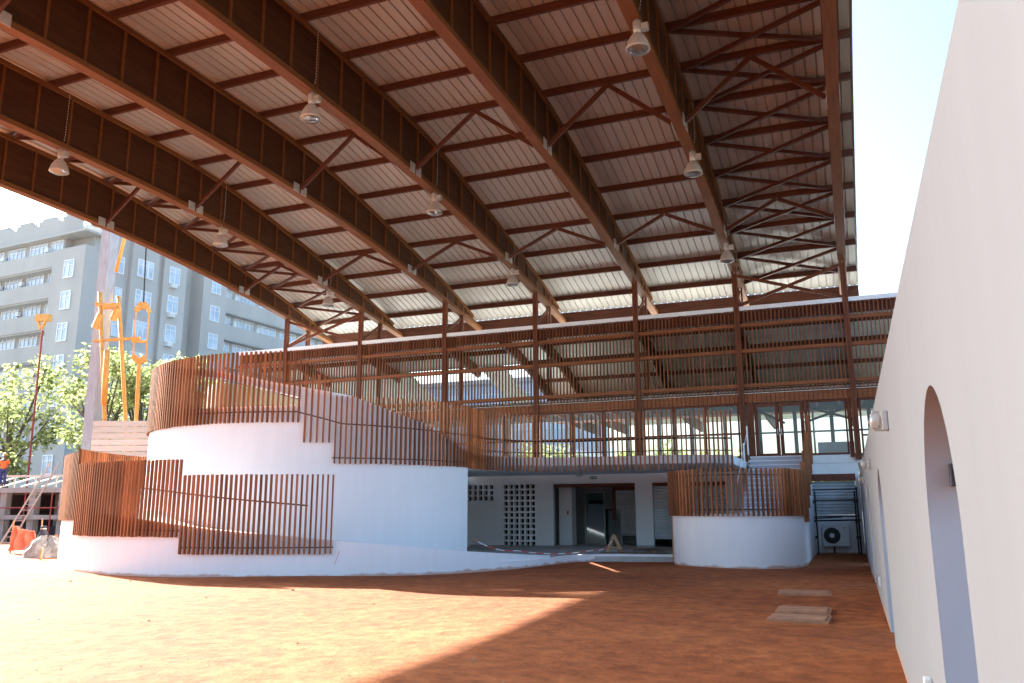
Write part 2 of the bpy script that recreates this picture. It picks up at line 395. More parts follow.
for i in (0, 5):
    m = MB(); a, b_ = BX[i], BX[i+1]
    m.bar((a+.12, YF-.13, 9.95), (b_-.12, YF-.13, 11.25), .07, .13); m.bar((a+.12, YF-.05, 11.25), (b_-.12, YF-.05, 9.95), .07, .13)
    each(m, 'cross_brace', M['post'], canopy)

# ------------------------------------------------------------------ hall building behind the slatted facade
hall = thing('hall_building', 'long two storey building with a brown slatted screen above glazing and white ground floor walls', 'building', (0,YF,0))
OFF = (0, YF, 0)
def part(m, name, ma, parent=None, **k): return m.build(name, ma, parent or hall, off=OFF if (parent is None or parent == hall) else OFF, **k)
def sub(m, name, ma, parent, **k): return m.build(name, ma, parent, off=OFF, **k)
def holed_wall(m, x0, x1, z0, z1, y0, y1, holes):
    xs_ = sorted({x0, x1, *[h for a in holes for h in a[:2] if x0 < h < x1]}); zs_ = sorted({z0, z1, *[h for a in holes for h in a[2:] if z0 < h < z1]})
    def solid(i, j):
        if i < 0 or j < 0 or i >= len(xs_)-1 or j >= len(zs_)-1: return False
        cx, cz = (xs_[i]+xs_[i+1])/2, (zs_[j]+zs_[j+1])/2
        return not any(a < cx < b and c < cz < d for a, b, c, d in holes)
    for i in range(len(xs_)-1):
        for j in range(len(zs_)-1):
            if not solid(i, j): continue
            a, b, c, d = xs_[i], xs_[i+1], zs_[j], zs_[j+1]
            m.quad((a,y0,c),(b,y0,c),(b,y0,d),(a,y0,d)); m.quad((a,y1,c),(b,y1,c),(b,y1,d),(a,y1,d))
            if not solid(i-1,j): m.quad((a,y0,c),(a,y1,c),(a,y1,d),(a,y0,d))
            if not solid(i+1,j): m.quad((b,y0,c),(b,y1,c),(b,y1,d),(b,y0,d))
            if not solid(i,j-1): m.quad((a,y0,c),(b,y0,c),(b,y1,c),(a,y1,c))
            if not solid(i,j+1): m.quad((a,y0,d),(b,y0,d),(b,y1,d),(a,y1,d))
FL = 3.6     # upper floor level
holes = []
cw = (16.18-14.84)/5
for i in range(5):
    for j in range(3):
        xx = -16.18+cw*i; zz = 2.04+.25*j; holes.append((xx+.05, xx+cw-.05, zz+.03, zz+.21))
cw2 = (14.41-12.86)/6
for i in range(6):
    for j in range(11):
        xx = -14.41+cw2*i; zz = .08+.2464*j; holes.append((xx+.045, xx+cw2-.035, zz+.035, zz+.205))
holes += [(-12.04,-8.4,.12,2.75), (-7.66,-4.6,.12,2.75), (-1.53,.2,1.42,2.82)]
m = MB(); holed_wall(m, -29.5, .355, -.1, 3.38, YF, YF+.22, holes); part(m, 'wall', M['plaster'])
# upper floor slab, landing, back walls, interior
m = MB(); m.box(-29.5, 2.3, YF+.005, 43.0, 3.385, FL); part(m, 'floor_slab', M['slabw'])
m = MB(); m.box(-2.0+.55, .30, YF-.015, YF+.18, 3.39, FL+.10); part(m, 'wall', M['plaster'], label='white strip of wall below the upper right window')
m = MB()
m.box(-12.44,-4.41,38.6,38.8,-.1,3.38); m.box(-12.6,-12.45,YF+.24,41,-.1,3.38); m.box(-8.1,-7.9,YF+.24,41,-.1,3.38); m.box(-4.4,-4.2,YF+.24,41,-.1,3.38)
each(m, 'inner_wall', M['intwall'], hall, OFF)
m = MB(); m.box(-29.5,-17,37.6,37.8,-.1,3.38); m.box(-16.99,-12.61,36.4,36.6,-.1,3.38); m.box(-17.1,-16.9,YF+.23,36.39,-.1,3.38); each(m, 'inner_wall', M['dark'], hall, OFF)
m = MB(); m.box(-12.42,-8.12,YF+.23,41,.0,.115); m.box(-7.88,-4.42,YF+.23,41,.0,.115); m.box(-29.4,-12.62,YF+.23,38.3,.0,.115); each(m, 'ground_floor', M['screed'], hall, OFF)
m = MB(); m.box(-12.03,-8.41,YF+.03,YF+.16,2.60,2.745); m.box(-7.65,-4.61,YF+.03,YF+.16,2.60,2.745); m.box(-1.58,.22,YF-.03,YF+.1,2.70,2.97); each(m, 'lintel', M['frame'], hall, OFF)
def shutter(xa, xb, y, z0, z1, lab=None):
    m = MB(); z = z0
    while z < z1-.01:
        t = min(z+.115, z1)
        m.quad((xa,y,z),(xb,y,z),(xb,y-.045,z+.08),(xa,y-.045,z+.08)); m.quad((xa,y-.045,z+.08),(xb,y-.045,z+.08),(xb,y,t),(xa,y,t)); z += .115
    return part(m, 'roller_shutter', M['shutter'], label=lab)
shutter(-7.64, -4.62, YF+.12, .45, 2.6); shutter(-1.52, .19, YF+.09, 1.425, 2.7); shutter(-9.9, -8.15, 37.2, .5, 2.5)
m = MB(); m.box(-10.05,-9.9,37.1,37.3,.12,2.9); m.box(-10.05,-8.12,37.12,37.3,2.5,2.7); each(m, 'door_frame', M['frame'], hall, OFF)
m = MB(); m.box(-12.1,-11.5,35.6,36.2,.12,3.38); part(m, 'column', M['plaster'])
m = MB(); m.box(-11.72,-11.65,35.57,35.6,1.45,1.6); part(m, 'fire_alarm', M['red'])
# pillar faces are the wall itself; glazing above
def window(xa, xb, z0, z1, y, rail=None, fr=.07):
    m = MB(); m.box(xa, xb, y-.04, y+.05, z0, z0+fr); m.box(xa, xb, y-.04, y+.05, z1-fr, z1); m.box(xa, xa+fr, y-.04, y+.05, z0+fr, z1-fr); m.box(xb-fr, xb, y-.04, y+.05, z0+fr, z1-fr)
    if rail: m.box(xa+fr, xb-fr, y-.03, y+.04, rail, rail+.07)
    w_ = part(m, 'window', M['frame'])
    p = MB(); p.quad((xa+fr,y+.005,z0+fr),(xb-fr,y+.005,z0+fr),(xb-fr,y+.005,z1-fr),(xa+fr,y+.005,z1-fr)); sub(p, 'pane', M['glass'], w_)
    return w_
bays = [(-29.4,-26.62)]+[(BX[i]+.13, BX[i+1]-.13) for i in range(5)]
for a, b_ in bays:
    wd = (b_-a)/3
    for k in range(3): window(a+wd*k+.02, a+wd*(k+1)-.02, FL+.06, 5.86, YF+.02, rail=4.62)
# entrance doors at the top of the stair
for xa, xb in ((-3.38,-2.44),(-2.42,-1.48)):
    m = MB(); y = YF+.02; m.box(xa, xa+.14, y-.03, y+.04, FL+.03, 5.84); m.box(xb-.14, xb, y-.03, y+.04, FL+.03, 5.84); m.box(xa+.14, xb-.14, y-.03, y+.04, FL+.03, FL+.22); m.box(xa+.14, xb-.14, y-.03, y+.04, 5.7, 5.84)
    d = part(m, 'door', M['frame']); p = MB(); p.quad((xa+.14,y,FL+.22),(xb-.14,y,FL+.22),(xb-.14,y,5.7),(xa+.14,y,5.7)); sub(p, 'pane', M['glass'], d)
    p = MB(); xx = -2.50 if xa < -3 else -2.36; p.box(xx-.015, xx+.015, y-.09, y-.03, 4.55, 4.8); sub(p, 'handle', M['galv'], d)
m = MB(); m.box(-3.66,-3.40,YF-.06,YF+.1,FL,5.88); m.box(-1.46,-1.34,YF-.05,YF+.1,FL,5.88); m.box(.12,.27,YF-.05,YF+.1,FL,5.88); each(m, 'door_post', M['post'], hall, OFF)
window(-1.32, .10, FL+.12, 5.86, YF+.02); window(.56, 2.2, FL+.06, 5.86, YF+.02, rail=4.4)
# header of vertical boards
m = MB(); x = -29.5
while x < 2.25: m.box(x+.008, x+.172, YF-.10, YF-.03, 5.87, 6.24); x += .18
part(m, 'header_boards', M['rail'])
m = MB(); m.box(-29.5, 2.25, YF-.025, YF+.2, 5.87, 6.30); part(m, 'header_beam', M['frame'])
m = MB(); m.box(-29.5, 2.25, YF-.14, YF-.03, 6.245, 6.27); part(m, 'flashing', M['galv'])
# slat screen
m = MB(); x = -29.45
while x < 2.2:
    if min(abs(x+.03-bx) for bx in BX) > .15: m.box(x, x+.043, YF-.11, YF-.03, 6.28, 9.725)
    x += .155
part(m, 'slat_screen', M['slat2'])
m = MB(); m.box(-29.5, 2.25, YF+.08, YF+.12, 9.30, 9.76); part(m, 'gap_shade_strip', M['frame'])  # dark strip added to stand for the shaded gap behind the slat tops
for z in (6.58, 8.02, 9.10):
    m = MB(); m.box(-29.5, 2.25, YF-.028, YF+.06, z-.08, z+.08); each(m, 'screen_rail', M['rail'], hall, OFF)
    m = MB()
    for i in range(6): m.box(BX[i]+.115, BX[i+1]-.115, YF-.145, YF-.112, z-.07, z+.07)
    m.box(.52, 2.25, YF-.145, YF-.112, z-.07, z+.07); m.box(-29.5, BX[0]-.115, YF-.145, YF-.112, z-.07, z+.07)
    each(m, 'screen_rail', M['rail'], hall, OFF)
# eave gutter + lower roof falling to the back
m = MB(); m.box(-29.6, 2.3, YF-.16, YF+.16, 9.73, 9.90); part(m, 'gutter', M['gutter'])
LR = [(34.75,9.72),(36.5,9.45),(38.5,8.95),(41,8.1),(43.4,7.3),(46,7.0),(51,6.9)]  # flat rear run added out of view to bounce sunlight under the canopy
def low_roof(xa, xb, name='lower_roof'):
    m = MB(); per = .30; x = xa; pr = []
    while x < xb-.01: pr += [(x,0),(x+per-.06,0),(x+per-.045,.04),(x+per-.015,.04)]; x += per
    pr.append((x,0)); base = len(m.v); n = len(pr)
    for y, z in LR:
        for px_, dz in pr: m.v.append((px_, y, z+dz))
    for j in range(len(LR)-1):
        for i in range(n-1): a = base+j*n+i; m.f.append((a,a+1,a+n+1,a+n))
    part(m, name, M['lowsheet'])
    m = MB(); base = 0
    for y, z in LR: m.v += [(xa,y,z-.06),(xb,y,z-.06)]
    for j in range(len(LR)-1): m.f.append((2*j,2*j+1,2*j+3,2*j+2))
    return part(m, 'roof_lining', M['lining'])
low_roof(-14.6, 2.2)
m = MB()
for x in BX[3:]+[-14.5]:
    for (a, za), (b_, zc) in zip(LR, LR[1:]): m.bar((x,a,za-.35),(x,b_,zc-.35), .14, .55)
each(m, 'rafter', M['web'], hall, OFF)
for y, z in ((36.2,9.5),(38.2,9.03),(40.2,8.4),(42.2,7.57)):
    m = MB(); m.box(-14.6, 2.2, y-.06, y+.06, z-.25, z-.04); part(m, 'roof_purlin', M['purlin'])
# left stretch: shorter roof strip, open behind
m = MB(); m2 = MB()
for xa, xb, nn in ((-29.5,-21.5,4),(-21.5,-17.3,2),(-17.3,-16.0,4),(-16.0,-14.62,2)):
    for (a, za), (b_, zc) in zip(LR[:nn], LR[1:nn+1]):
        m.quad((xa,a,za),(xb,a,za),(xb,b_,zc),(xa,b_,zc)); m2.quad((xa,a,za-.05),(xb,a,za-.05),(xb,b_,zc-.05),(xa,b_,zc-.05))
part(m, 'lower_roof', M['lowsheet']); part(m2, 'roof_lining', M['lining_shade'])
m = MB()
for x in BX[:3]: m.bar((x,34.8,9.35),(x,38.5,8.6), .16, .5)
for y, z in ((36.4,9.2),(38.45,8.75)): m.box(-29.5,-14.65,y-.06,y+.06,z-.12,z+.1)
each(m, 'rafter', M['web'], hall, OFF)
m = MB(); m.box(-14.6,2.25,YF+.21,43.2,6.30,6.36); m.box(-29.5,-14.6,YF+.21,38.6,6.30,6.36); each(m, 'ceiling', M['rail'], hall, OFF)
m = MB(); m.box(-29.5,2.25,YF+.215,38.55,6.365,6.44); part(m, 'attic_bounce_deck', M['slabw'])  # white deck added out of view to reflect light up onto the lining
m = MB(); x = -29
while x < 2: m.box(x, x+.1, YF+.25, 38.5, 6.05, 6.295); x += .9
each(m, 'ceiling_joist', M['rail'], hall, OFF)
# rear wall with big openings to the sky
bh = []
x = -27.8
while x < 1.2: bh.append((x, x+1.36, FL+.4, 5.9)); x += 1.52
m = MB(); holed_wall(m, -29.5, 2.3, FL, 6.3, 38.6, 38.75, bh); each(m, 'rear_wall', M['intwall'], hall, OFF)
m = MB(); m.box(2.31,2.45,YF,43,-.1,6.6); each(m, 'rear_wall', M['intwall'], hall, OFF)
m = MB()
for a, b_, c, d in bh:
    m.box(a, b_, 38.64, 38.70, 4.95, 5.03); m.box((a+b_)/2-.04, (a+b_)/2+.04, 38.62, 38.72, c, d)
part(m, 'rear_mullion', M['white'])
m = MB(); m.bar((-1.6,37.6,6.0),(0.5,37.6,5.3),.06,.1); m.bar((-1.6,37.7,5.3),(0.5,37.7,6.0),.06,.1); m.bar((-3.7,37.6,6.0),(-2.4,37.6,5.3),.06,.1); each(m, 'interior_brace', M['frame'], hall, OFF)
m = MB(); m.box(-3.95,-3.82,YF+.25,38.55,FL,6.04); part(m, 'partition', M['plaster'])
m = MB(); m.box(-1.1,.3,36.6,37.2,FL,FL+.75); part(m, 'counter', M['white'])

# balcony in front of the glazing
def on_px(px, d):
    q = at(px, 470, d); return (q.x, q.y)
edge = [(-11.15,23.9), (-11.1,24.9), (-10.85,25.7), (-10.35,26.5), (-9.5,27.15), (-8.5,27.35), (-7.3,27.35), (-5.4,27.4), (-4.5,27.7), (-3.55,28.2)]
def refine(P, step):
    out = []; acc = 0; seg = []
    for (a, b_), (c, d) in zip(P, P[1:]): seg.append(((a,b_),(c,d),hypot(c-a,d-b_)))
    tot = sum(s[2] for s in seg); n = int(tot/step)
    for i in range(n+1):
        t = tot*i/n
        for A, B_, L in seg:
            if t <= L+1e-9: out.append((A[0]+(B_[0]-A[0])*t/L, A[1]+(B_[1]-A[1])*t/L, atan2(B_[1]-A[1], B_[0]-A[0]))); break
            t -= L
    return out
def chaikin(P, n=2):
    for _ in range(n):
        Q = [P[0]]
        for (a, b_), (c, d) in zip(P, P[1:]): Q += [(a*.75+c*.25, b_*.75+d*.25), (a*.25+c*.75, b_*.25+d*.75)]
        P = Q+[P[-1]]
    return P
edge = chaikin(edge)
balcony = thing('balcony', 'curved white balcony with a slatted timber railing above the recessed entrance', 'balcony', (-8,31,3.1))
BO = (-8,31,3.1)
m = MB(); m.prism([(x,y) for x,y in edge]+[(-3.55,YF-.21),(-16.2,YF-.21),(-11.5,24.6)], 3.12, 3.40); m.build('slab', M['slabw'], balcony, off=BO)
def fin(m, x, y, ang, z0, z1, wt=.046, dp=.075, out=1):
    """one vertical fin: width wt along the line, depth dp outwards (to the right of ang)"""
    tx, ty = cos(ang)*wt/2, sin(ang)*wt/2; nx, ny = sin(ang)*dp*out, -cos(ang)*dp*out
    m.hexa([(x-tx,y-ty,z0),(x+tx,y+ty,z0),(x+tx+nx,y+ty+ny,z0),(x-tx+nx,y-ty+ny,z0),(x-tx,y-ty,z1),(x+tx,y+ty,z1),(x+tx+nx,y+ty+ny,z1),(x-tx+nx,y-ty+ny,z1)])
m = MB()
for x, y, a in refine(edge, .15):
    fin(m, x+sin(a)*.03, y-cos(a)*.03, a, 2.92, 4.86, .044, .065)
m.build('slat_railing', M['slat'], balcony, off=BO)
m = MB(); m.tube([(x-sin(a)*.0, y, 3.95) for x, y, a in refine(edge, .6)], .032, 6); m.tube([(x-sin(a)*.0, y+.03, 3.55) for x, y, a in refine(edge, .6)], .02, 6); each(m, 'handrail', M['steel'], balcony, BO)
m = MB()
for x in (-10.2,-5.6):
    m.lathe([(.16,3.12),(.15,3.02),(.08,2.96),(0,2.95)], (x,32.6,0), 14)
each(m, 'ceiling_lamp', M['lens'], balcony, BO)

# ------------------------------------------------------------------ veranda plinth
C0 = (-17.1, 25.3); RO = 8.4; RI = 6.12
def pol(a, r): return (C0[0]+r*cos(radians(a)), C0[1]+r*sin(radians(a)))
pl = [pol(a, RO) for a in range(-10, 2, 2)]+[(-8.55,26.2),(-8.1,26.9),(-7.5,27.25),(-5.0,27.55),(-4.6,YF-.01),(-16.0,YF-.01),(-11.6,24.6)]
ver = MB(); ver.prism(pl, -.1, .13); tag(ver.build('veranda_floor', M['screed']), kind='structure')
k = MB(); e2 = chaikin([pol(-36,8.30)]+[pol(a, 8.46) for a in (-22,-14,-6,0)]+[(-8.45,26.3),(-8.0,27.0),(-7.45,27.33),(-5.2,27.62)], 1)
inn = [(x+.14*(-1 if True else 1), y+.10) for x, y in e2]
k.prism(e2+inn[::-1], -.1, .20); tag(k.build('veranda_kerb', M['plaster']), kind='structure')

# ------------------------------------------------------------------ spiral ramp tower
tower = thing('spiral_ramp', 'round white spiral ramp with stepped screens of brown timber slats', 'ramp', (C0[0],C0[1],0))
TO = (C0[0], C0[1], 0)
RZ = [(-270,3.5),(-180,2.4),(-147,1.97),(-105,1.42),(-88,1.17),(-76,.96),(-53,.66),(-30,.38),(-12,.22),(0,.14)]
def rz(a): return lerp_tab(RZ, a)
def arc_wall(m, r0, r1, a0, a1, fz0, fz1, n=None):
    n = n or max(4, int(abs(a1-a0)/2)); base = len(m.v)
    for i in range(n+1):
        a = a0+(a1-a0)*i/n; p, q = pol(a, r0), pol(a, r1); z0, z1 = fz0(a), fz1(a)
        m.v += [(*p,z0),(*q,z0),(*q,z1),(*p,z1)]
    for i in range(n):
        b_ = base+4*i
        for k_ in range(4): m.f.append((b_+k_, b_+(k_+1)%4, b_+4+(k_+1)%4, b_+4+k_))
    m.f.append((base,base+3,base+2,base+1)); b_ = base+4*n; m.f.append((b_,b_+1,b_+2,b_+3))
def auto_smooth(o):
    for p in o.data.polygons: p.use_smooth = True
    md = o.modifiers.new('split', 'EDGE_SPLIT'); md.split_angle = radians(30)
m = MB(); arc_wall(m, RO-.15, RO, -262, -4, lambda a: -.15, lambda a: rz(a)+.10+.10*min(1, max(0,(-a-4)/60))); auto_smooth(m.build('outer_wall', M['plaster'], tower, off=TO))
m = MB(); arc_wall(m, RI+.005, RO-.155, -262, -8, lambda a: rz(a)-.25, rz); m.build('ramp_floor', M['screed'], tower, off=TO)
# drum wall with sloping top
TOPZ = [(-230,6.05),(-150,6.05),(-115,6.0),(-92,5.74),(-72,5.27),(-52,4.92),(-42,4.57),(-30.5,4.2),(-11,3.3)]
WEDGE_T = [(-200,5.9),(-115,5.85),(-88.4,5.45),(-65.9,4.84)]
m = MB()
arc_wall(m, RI-.2, RI, -65.6, -13.2, lambda a: -.1, lambda a: lerp_tab(TOPZ, a))
arc_wall(m, RI-.2, RI, -262, -65.6, lambda a: -.1, lambda a: 4.6)
auto_smooth(m.build('drum_wall', M['plaster'], tower, off=TO))
m = MB(); arc_wall(m, RI-.2, RI, -150, -65.6, lambda a: lerp_tab(WEDGE_T, a), lambda a: lerp_tab(TOPZ, a)); auto_smooth(m.build('stair_parapet', M['plaster'], tower, off=TO))
m = MB(); arc_wall(m, 4.3, 4.45, -200, -60, lambda a: 4.0, lambda a: lerp_tab(TOPZ, a)-.25); auto_smooth(m.build('inner_wall', M['tan'], tower, off=TO))
m = MB(); arc_wall(m, 4.46, RI-.205, -262, -13, lambda a: min(4.3, lerp_tab(TOPZ,a)-.9)-.2, lambda a: min(4.3, lerp_tab(TOPZ, a)-.9)); m.build('upper_ramp_floor', M['screed'], tower, off=TO)
m = MB(); q = pol(-13.4, RI-.1); e = (-16.45, YF-.03); dx, dy = e[0]-q[0], e[1]-q[1]; L = hypot(dx,dy); nx, ny = -dy/L*.2, dx/L*.2
m.prism([q, e, (e[0]+nx,e[1]+ny), (q[0]+nx-.05,q[1]+ny)], -.1, 3.1); m.build('return_wall', M['plaster'], tower, off=TO)
def screen(r, a0, a1, z0, z1, step=.145, railz=()):
    n = max(1, int(radians(abs(a1-a0))*r/step)); m = MB()
    for i in range(n):
        a = a0+(a1-a0)*(i+.5)/n; x, y = pol(a, r); fin(m, x, y, radians(a)+pi/2, z0+random.uniform(-.008,.008), z1+random.uniform(-.008,.008))
    o = m.build('slat_screen', M['slat'], tower, off=TO)
    for z in railz:
        m = MB(); m.tube([(*pol(a0+(a1-a0)*i/12, r-.02), z) for i in range(13)], .016, 6); m.build('fixing_rail', M['steel'], o, off=TO)
    return o
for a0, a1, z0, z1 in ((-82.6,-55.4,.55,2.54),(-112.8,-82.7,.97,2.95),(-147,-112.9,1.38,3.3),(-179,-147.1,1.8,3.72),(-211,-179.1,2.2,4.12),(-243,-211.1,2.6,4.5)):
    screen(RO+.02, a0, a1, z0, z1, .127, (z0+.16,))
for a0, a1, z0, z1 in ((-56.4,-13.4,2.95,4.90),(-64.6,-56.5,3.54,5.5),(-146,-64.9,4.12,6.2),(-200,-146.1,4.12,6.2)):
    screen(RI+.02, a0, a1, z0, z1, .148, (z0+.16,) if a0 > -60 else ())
m = MB(); m.tube([(*pol(a, RI+.0), lerp_tab([(-150,4.5),(-64,4.42),(-56,4.1),(-12,3.95)], a)) for a in range(-150, -11, 6)], .02, 6)
m.tube([(*pol(a, RO-.02), rz(a)+1.0) for a in range(-150, -55, 6)], .022, 6); each(m, 'handrail', M['frame'], tower, TO)

# ------------------------------------------------------------------ stair turret
TC = (-3.34, 26.8); TR = 1.93
tur = thing('stair_turret', 'low round white turret ringed with brown slats at the foot of the entrance stair', 'stair', (TC[0],TC[1],0))
UO = (TC[0],TC[1],0)
def tp(a, r): return (TC[0]+r*cos(radians(a)), TC[1]+r*sin(radians(a)))
def arc_wall2(m, r0, r1, a0, a1, z0, z1):
    n = 60; base = len(m.v)
    for i in range(n+1):
        a = a0+(a1-a0)*i/n; p, q = tp(a, r0), tp(a, r1); m.v += [(*p,z0),(*q,z0),(*q,z1),(*p,z1)]
    for i in range(n):
        b_ = base+4*i
        for k_ in range(4): m.f.append((b_+k_, b_+(k_+1)%4, b_+4+(k_+1)%4, b_+4+k_))
    m.f.append((base,base+3,base+2,base+1)); b_ = base+4*n; m.f.append((b_,b_+1,b_+2,b_+3))
m = MB(); arc_wall2(m, TR-.15, TR, -215, 12, -.15, 1.5); auto_smooth(m.build('wall', M['plaster'], tur, off=UO))
m = MB()
n = int(radians(230)*(TR+.03)/.142)
for i in range(n):
    a = -217+230*(i+.5)/n; x, y = tp(a, TR+.02); fin(m, x, y, radians(a)+pi/2, 1.44, 2.80+random.uniform(-.006,.006), .045, .09)
m.build('slat_railing', M['slat'], tur, off=UO)
m = MB()
for z in (1.62, 2.62): m.tube([tp(-215+225*i/30, TR)+(z,) for i in range(31)], .018, 6)
each(m, 'fixing_rail', M['steel'], tur, UO)
m = MB()
NST = 14; rise = (3.56-1.15)/NST; run = (32.7-28.2)/NST
for i in range(NST):
    m.box(-3.42, -1.56, 28.2+run*i, 33.0, 1.0+rise*i+(.0 if i else -.6), 1.15+rise*(i+.0))
m.box(-3.42,-1.56,32.72,YF-.03,3.38,3.56)
m.build('steps', M['riser_shaded'], tur, off=UO)
m = MB()
for i in range(NST): m.box(-3.44, -1.54, 28.165+run*i, 28.2+run*(i+1)-.002, 1.152+rise*i, 1.185+rise*i)
m.box(-3.44,-1.54,32.69,YF-.03,3.562,3.598)
each(m, 'tread', M['slabw'], tur, UO)
m = MB(); m.prism([tp(a, TR-.16) for a in range(-215, 13, 8)], .9, 1.1); m.build('platform', M['screed'], tur, off=UO)
# stepped side wall and its slats, rising to the landing
m = MB(); m2 = MB(); NW = 6
for i in range(NW):
    ya = 26.9+(34.4-26.9)*i/NW; yb = 26.9+(34.4-26.9)*(i+1)/NW; zt = 1.5+.42*i
    m.box(-1.5, -1.36, ya, yb, -.15, zt)
    y = ya+.05
    while y < yb: m2.box(-1.355, -1.26, y, y+.045, zt-.25, zt+1.55); y += .15
m.build('side_wall', M['plaster'], tur, off=UO); m2.build('slat_railing', M['slat'], tur, off=UO)
m = MB()
pts = [(-3.50, 28.4, 2.25), (-3.50, 32.8, 4.58)]
m.tube(pts, .012, 8)
for i in range(4):
    y = 28.6+1.4*i; z = 1.3+(y-28.2)*(3.56-1.15)/4.5; m.tube([(-3.50,y,z-.1),(-3.50,y,z+1.0)], .03, 8)
each(m, 'handrail', M['white'], tur, UO)

# ------------------------------------------------------------------ boundary wall with arched openings
WX = .36; WT = .32; WH = 2.9
bw = thing('boundary_wall', 'long smooth white wall with tall arched openings along the right side of the yard', 'wall', (WX,15,0))
def arch_wall(m, y0, y1, arches):
    hw, sp, rs = .68, 1.50, .64; cur = y0; N = 48
    def face(pts):
        m.quad(*[(WX, y, z) for y, z in pts]); m.quad(*[(WX+WT, y, z) for y, z in pts])
    for yc in arches:
        face([(cur,-.15),(yc-hw,-.15),(yc-hw,WH),(cur,WH)])
        prev = None
        for i in range(N+1):
            t = pi-pi*i/N; p = (yc+hw*cos(t), sp+rs*sin(t))
            if prev:
                face([prev, p, (p[0], WH), (prev[0], WH)])
            prev = p
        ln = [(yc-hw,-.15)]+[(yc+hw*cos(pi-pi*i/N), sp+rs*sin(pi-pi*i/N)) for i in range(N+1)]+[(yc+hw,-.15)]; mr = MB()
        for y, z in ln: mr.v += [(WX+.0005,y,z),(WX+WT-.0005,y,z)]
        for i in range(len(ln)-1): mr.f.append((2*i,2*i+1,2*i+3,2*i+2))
        auto_smooth(mr.build('arch_reveal', M['reveal_lit'], bw, off=(WX,15,0)))
        cur = yc+hw
    face([(cur,-.15),(y1,-.15),(y1,WH),(cur,WH)])
    m.quad((WX,y0,WH),(WX+WT,y0,WH),(WX+WT,y1,WH),(WX,y1,WH))
    for y in (y0, y1): m.quad((WX,y,-.15),(WX+WT,y,-.15),(WX+WT,y,WH),(WX,y,WH))
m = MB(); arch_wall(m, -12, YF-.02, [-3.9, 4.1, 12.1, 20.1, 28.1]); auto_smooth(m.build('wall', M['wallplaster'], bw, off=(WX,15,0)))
WL = [('nearest wall lamp, high on the white wall beyond the big arch', 8.1), ('second wall lamp from the near end of the white wall, smaller and lower in view', 15.8), ('farthest wall lamp on the white wall, close to the facade corner', 24.0)]
for i, (lab, y) in enumerate(WL):
    if i == 0:
        wl = thing('wall_lamp', lab, 'lamp', (WX, y, 2.38), 'wall lamps on the white wall'); first_wl = wl; wl.scale = (.8,.75,.72)
        m = MB(); m.box(-.07, -.001, -.10, .10, -.12, .12); m.build('housing', M['galv'], wl, bevel=.012)
        m = MB(); m.lathe([(0,-.21),(.09,-.20),(.105,-.1),(.105,.1),(.09,.2),(0,.21)], (0,0,0), 14)
        m.v = [(z*.26-.13, y_, x_*1.0) for x_, y_, z in m.v]; m.build('diffuser', M['refl'], wl, smooth=True)
        m = MB()
        for a in (-.06, 0, .06): m.tube([(-.06,a,.11),(-.15,a,.12),(-.195,a,.0),(-.15,a,-.12),(-.06,a,-.11)], .006, 6)
        m.build('wire_guard', M['galv'], wl)
    else:
        c = copy_tree(first_wl); c.location = (WX, y, 2.38); c['label'] = lab
for lab, y, z in (('small grey socket box low on the white wall beside the big arch', 5.75, .55), ('small pale socket box low on the white wall between the second and third arch', 15.3, .45)):
    o = thing('socket_box', lab, 'socket', (WX, y, z), 'socket boxes on the white wall')
    m = MB(); m.box(-.045, -.002, -.05, .05, -.075, .075); m.build('box', M['ac'], o, bevel=.008); m = MB(); m.box(-.055, -.046, -.035, .035, -.05, .0); m.build('flap', M['galv'], o)
m = MB(); m.box(-.025,.025,-.052,.03,-.055,.055); o = thing('switch_box', 'small dark box on the inside of the big arch', 'switch', (WX+.13, 4.1+.605, 1.77)); m.build('box', M['sack'], o, bevel=.006); m = MB(); m.box(-.018,.018,-.062,-.053,-.03,.03); m.build('button', M['black'], o)

# ------------------------------------------------------------------ pendant lamps
def bell_lamp(loc, lab, chain_top):
    o = thing('pendant_lamp', lab, 'lamp', loc, 'bell lamps hanging from the canopy beams')
    m = MB(); m.lathe([(.07,.42),(.10,.40),(.16,.33),(.23,.2),(.275,.05),(.285,0),(.27,-.01),(.265,.0),(.22,.18),(.15,.31),(.09,.38)], (0,0,0), 24); m.build('reflector', M['refl'], o, smooth=True)
    m = MB(); m.lathe([(.268,-.005),(.2,-.05),(.1,-.08),(0,-.09)], (0,0,0), 24); m.build('lens', M['lens'], o, smooth=True)
    m = MB(); m.lathe([(0,.72),(.09,.72),(.10,.70),(.10,.5),(.085,.44),(.06,.41)], (0,0,0), 14); m.build('housing', M['galv'], o, smooth=True)
    m = MB(); m.box(.10,.26,-.07,.07,.46,.62); m.build('gear_box', M['galv'], o)
    m = MB(); n = int(chain_top/.085)
    for i in range(n):
        z = .73+(chain_top)*(i+.5)/n; dx = (.006 if i % 2 else -.006) + .10*min(1, i/4)
        m.lathe([(.0,-.035),(.013,-.02),(.013,.02),(0,.035)], (dx,0,z), 5)
    m.build('chain', M['galv'], o); return o
LY = [17.0, 24.2, 31.5]; LN = ['nearest', 'middle', 'farthest']
for bx, bn in ((BX[5]+.1, 'second beam from the right edge'), (BX[3]+.1, 'middle beam of the canopy'), (BX[1]+.1, 'second beam from the left edge')):
    for y, nn in zip(LY, LN):
        bell_lamp((bx, y, zb(y)-.80), '%s bell lamp of the three along the %s' % (nn, bn), zr(y)-.3-(zb(y)-.80)-.73)

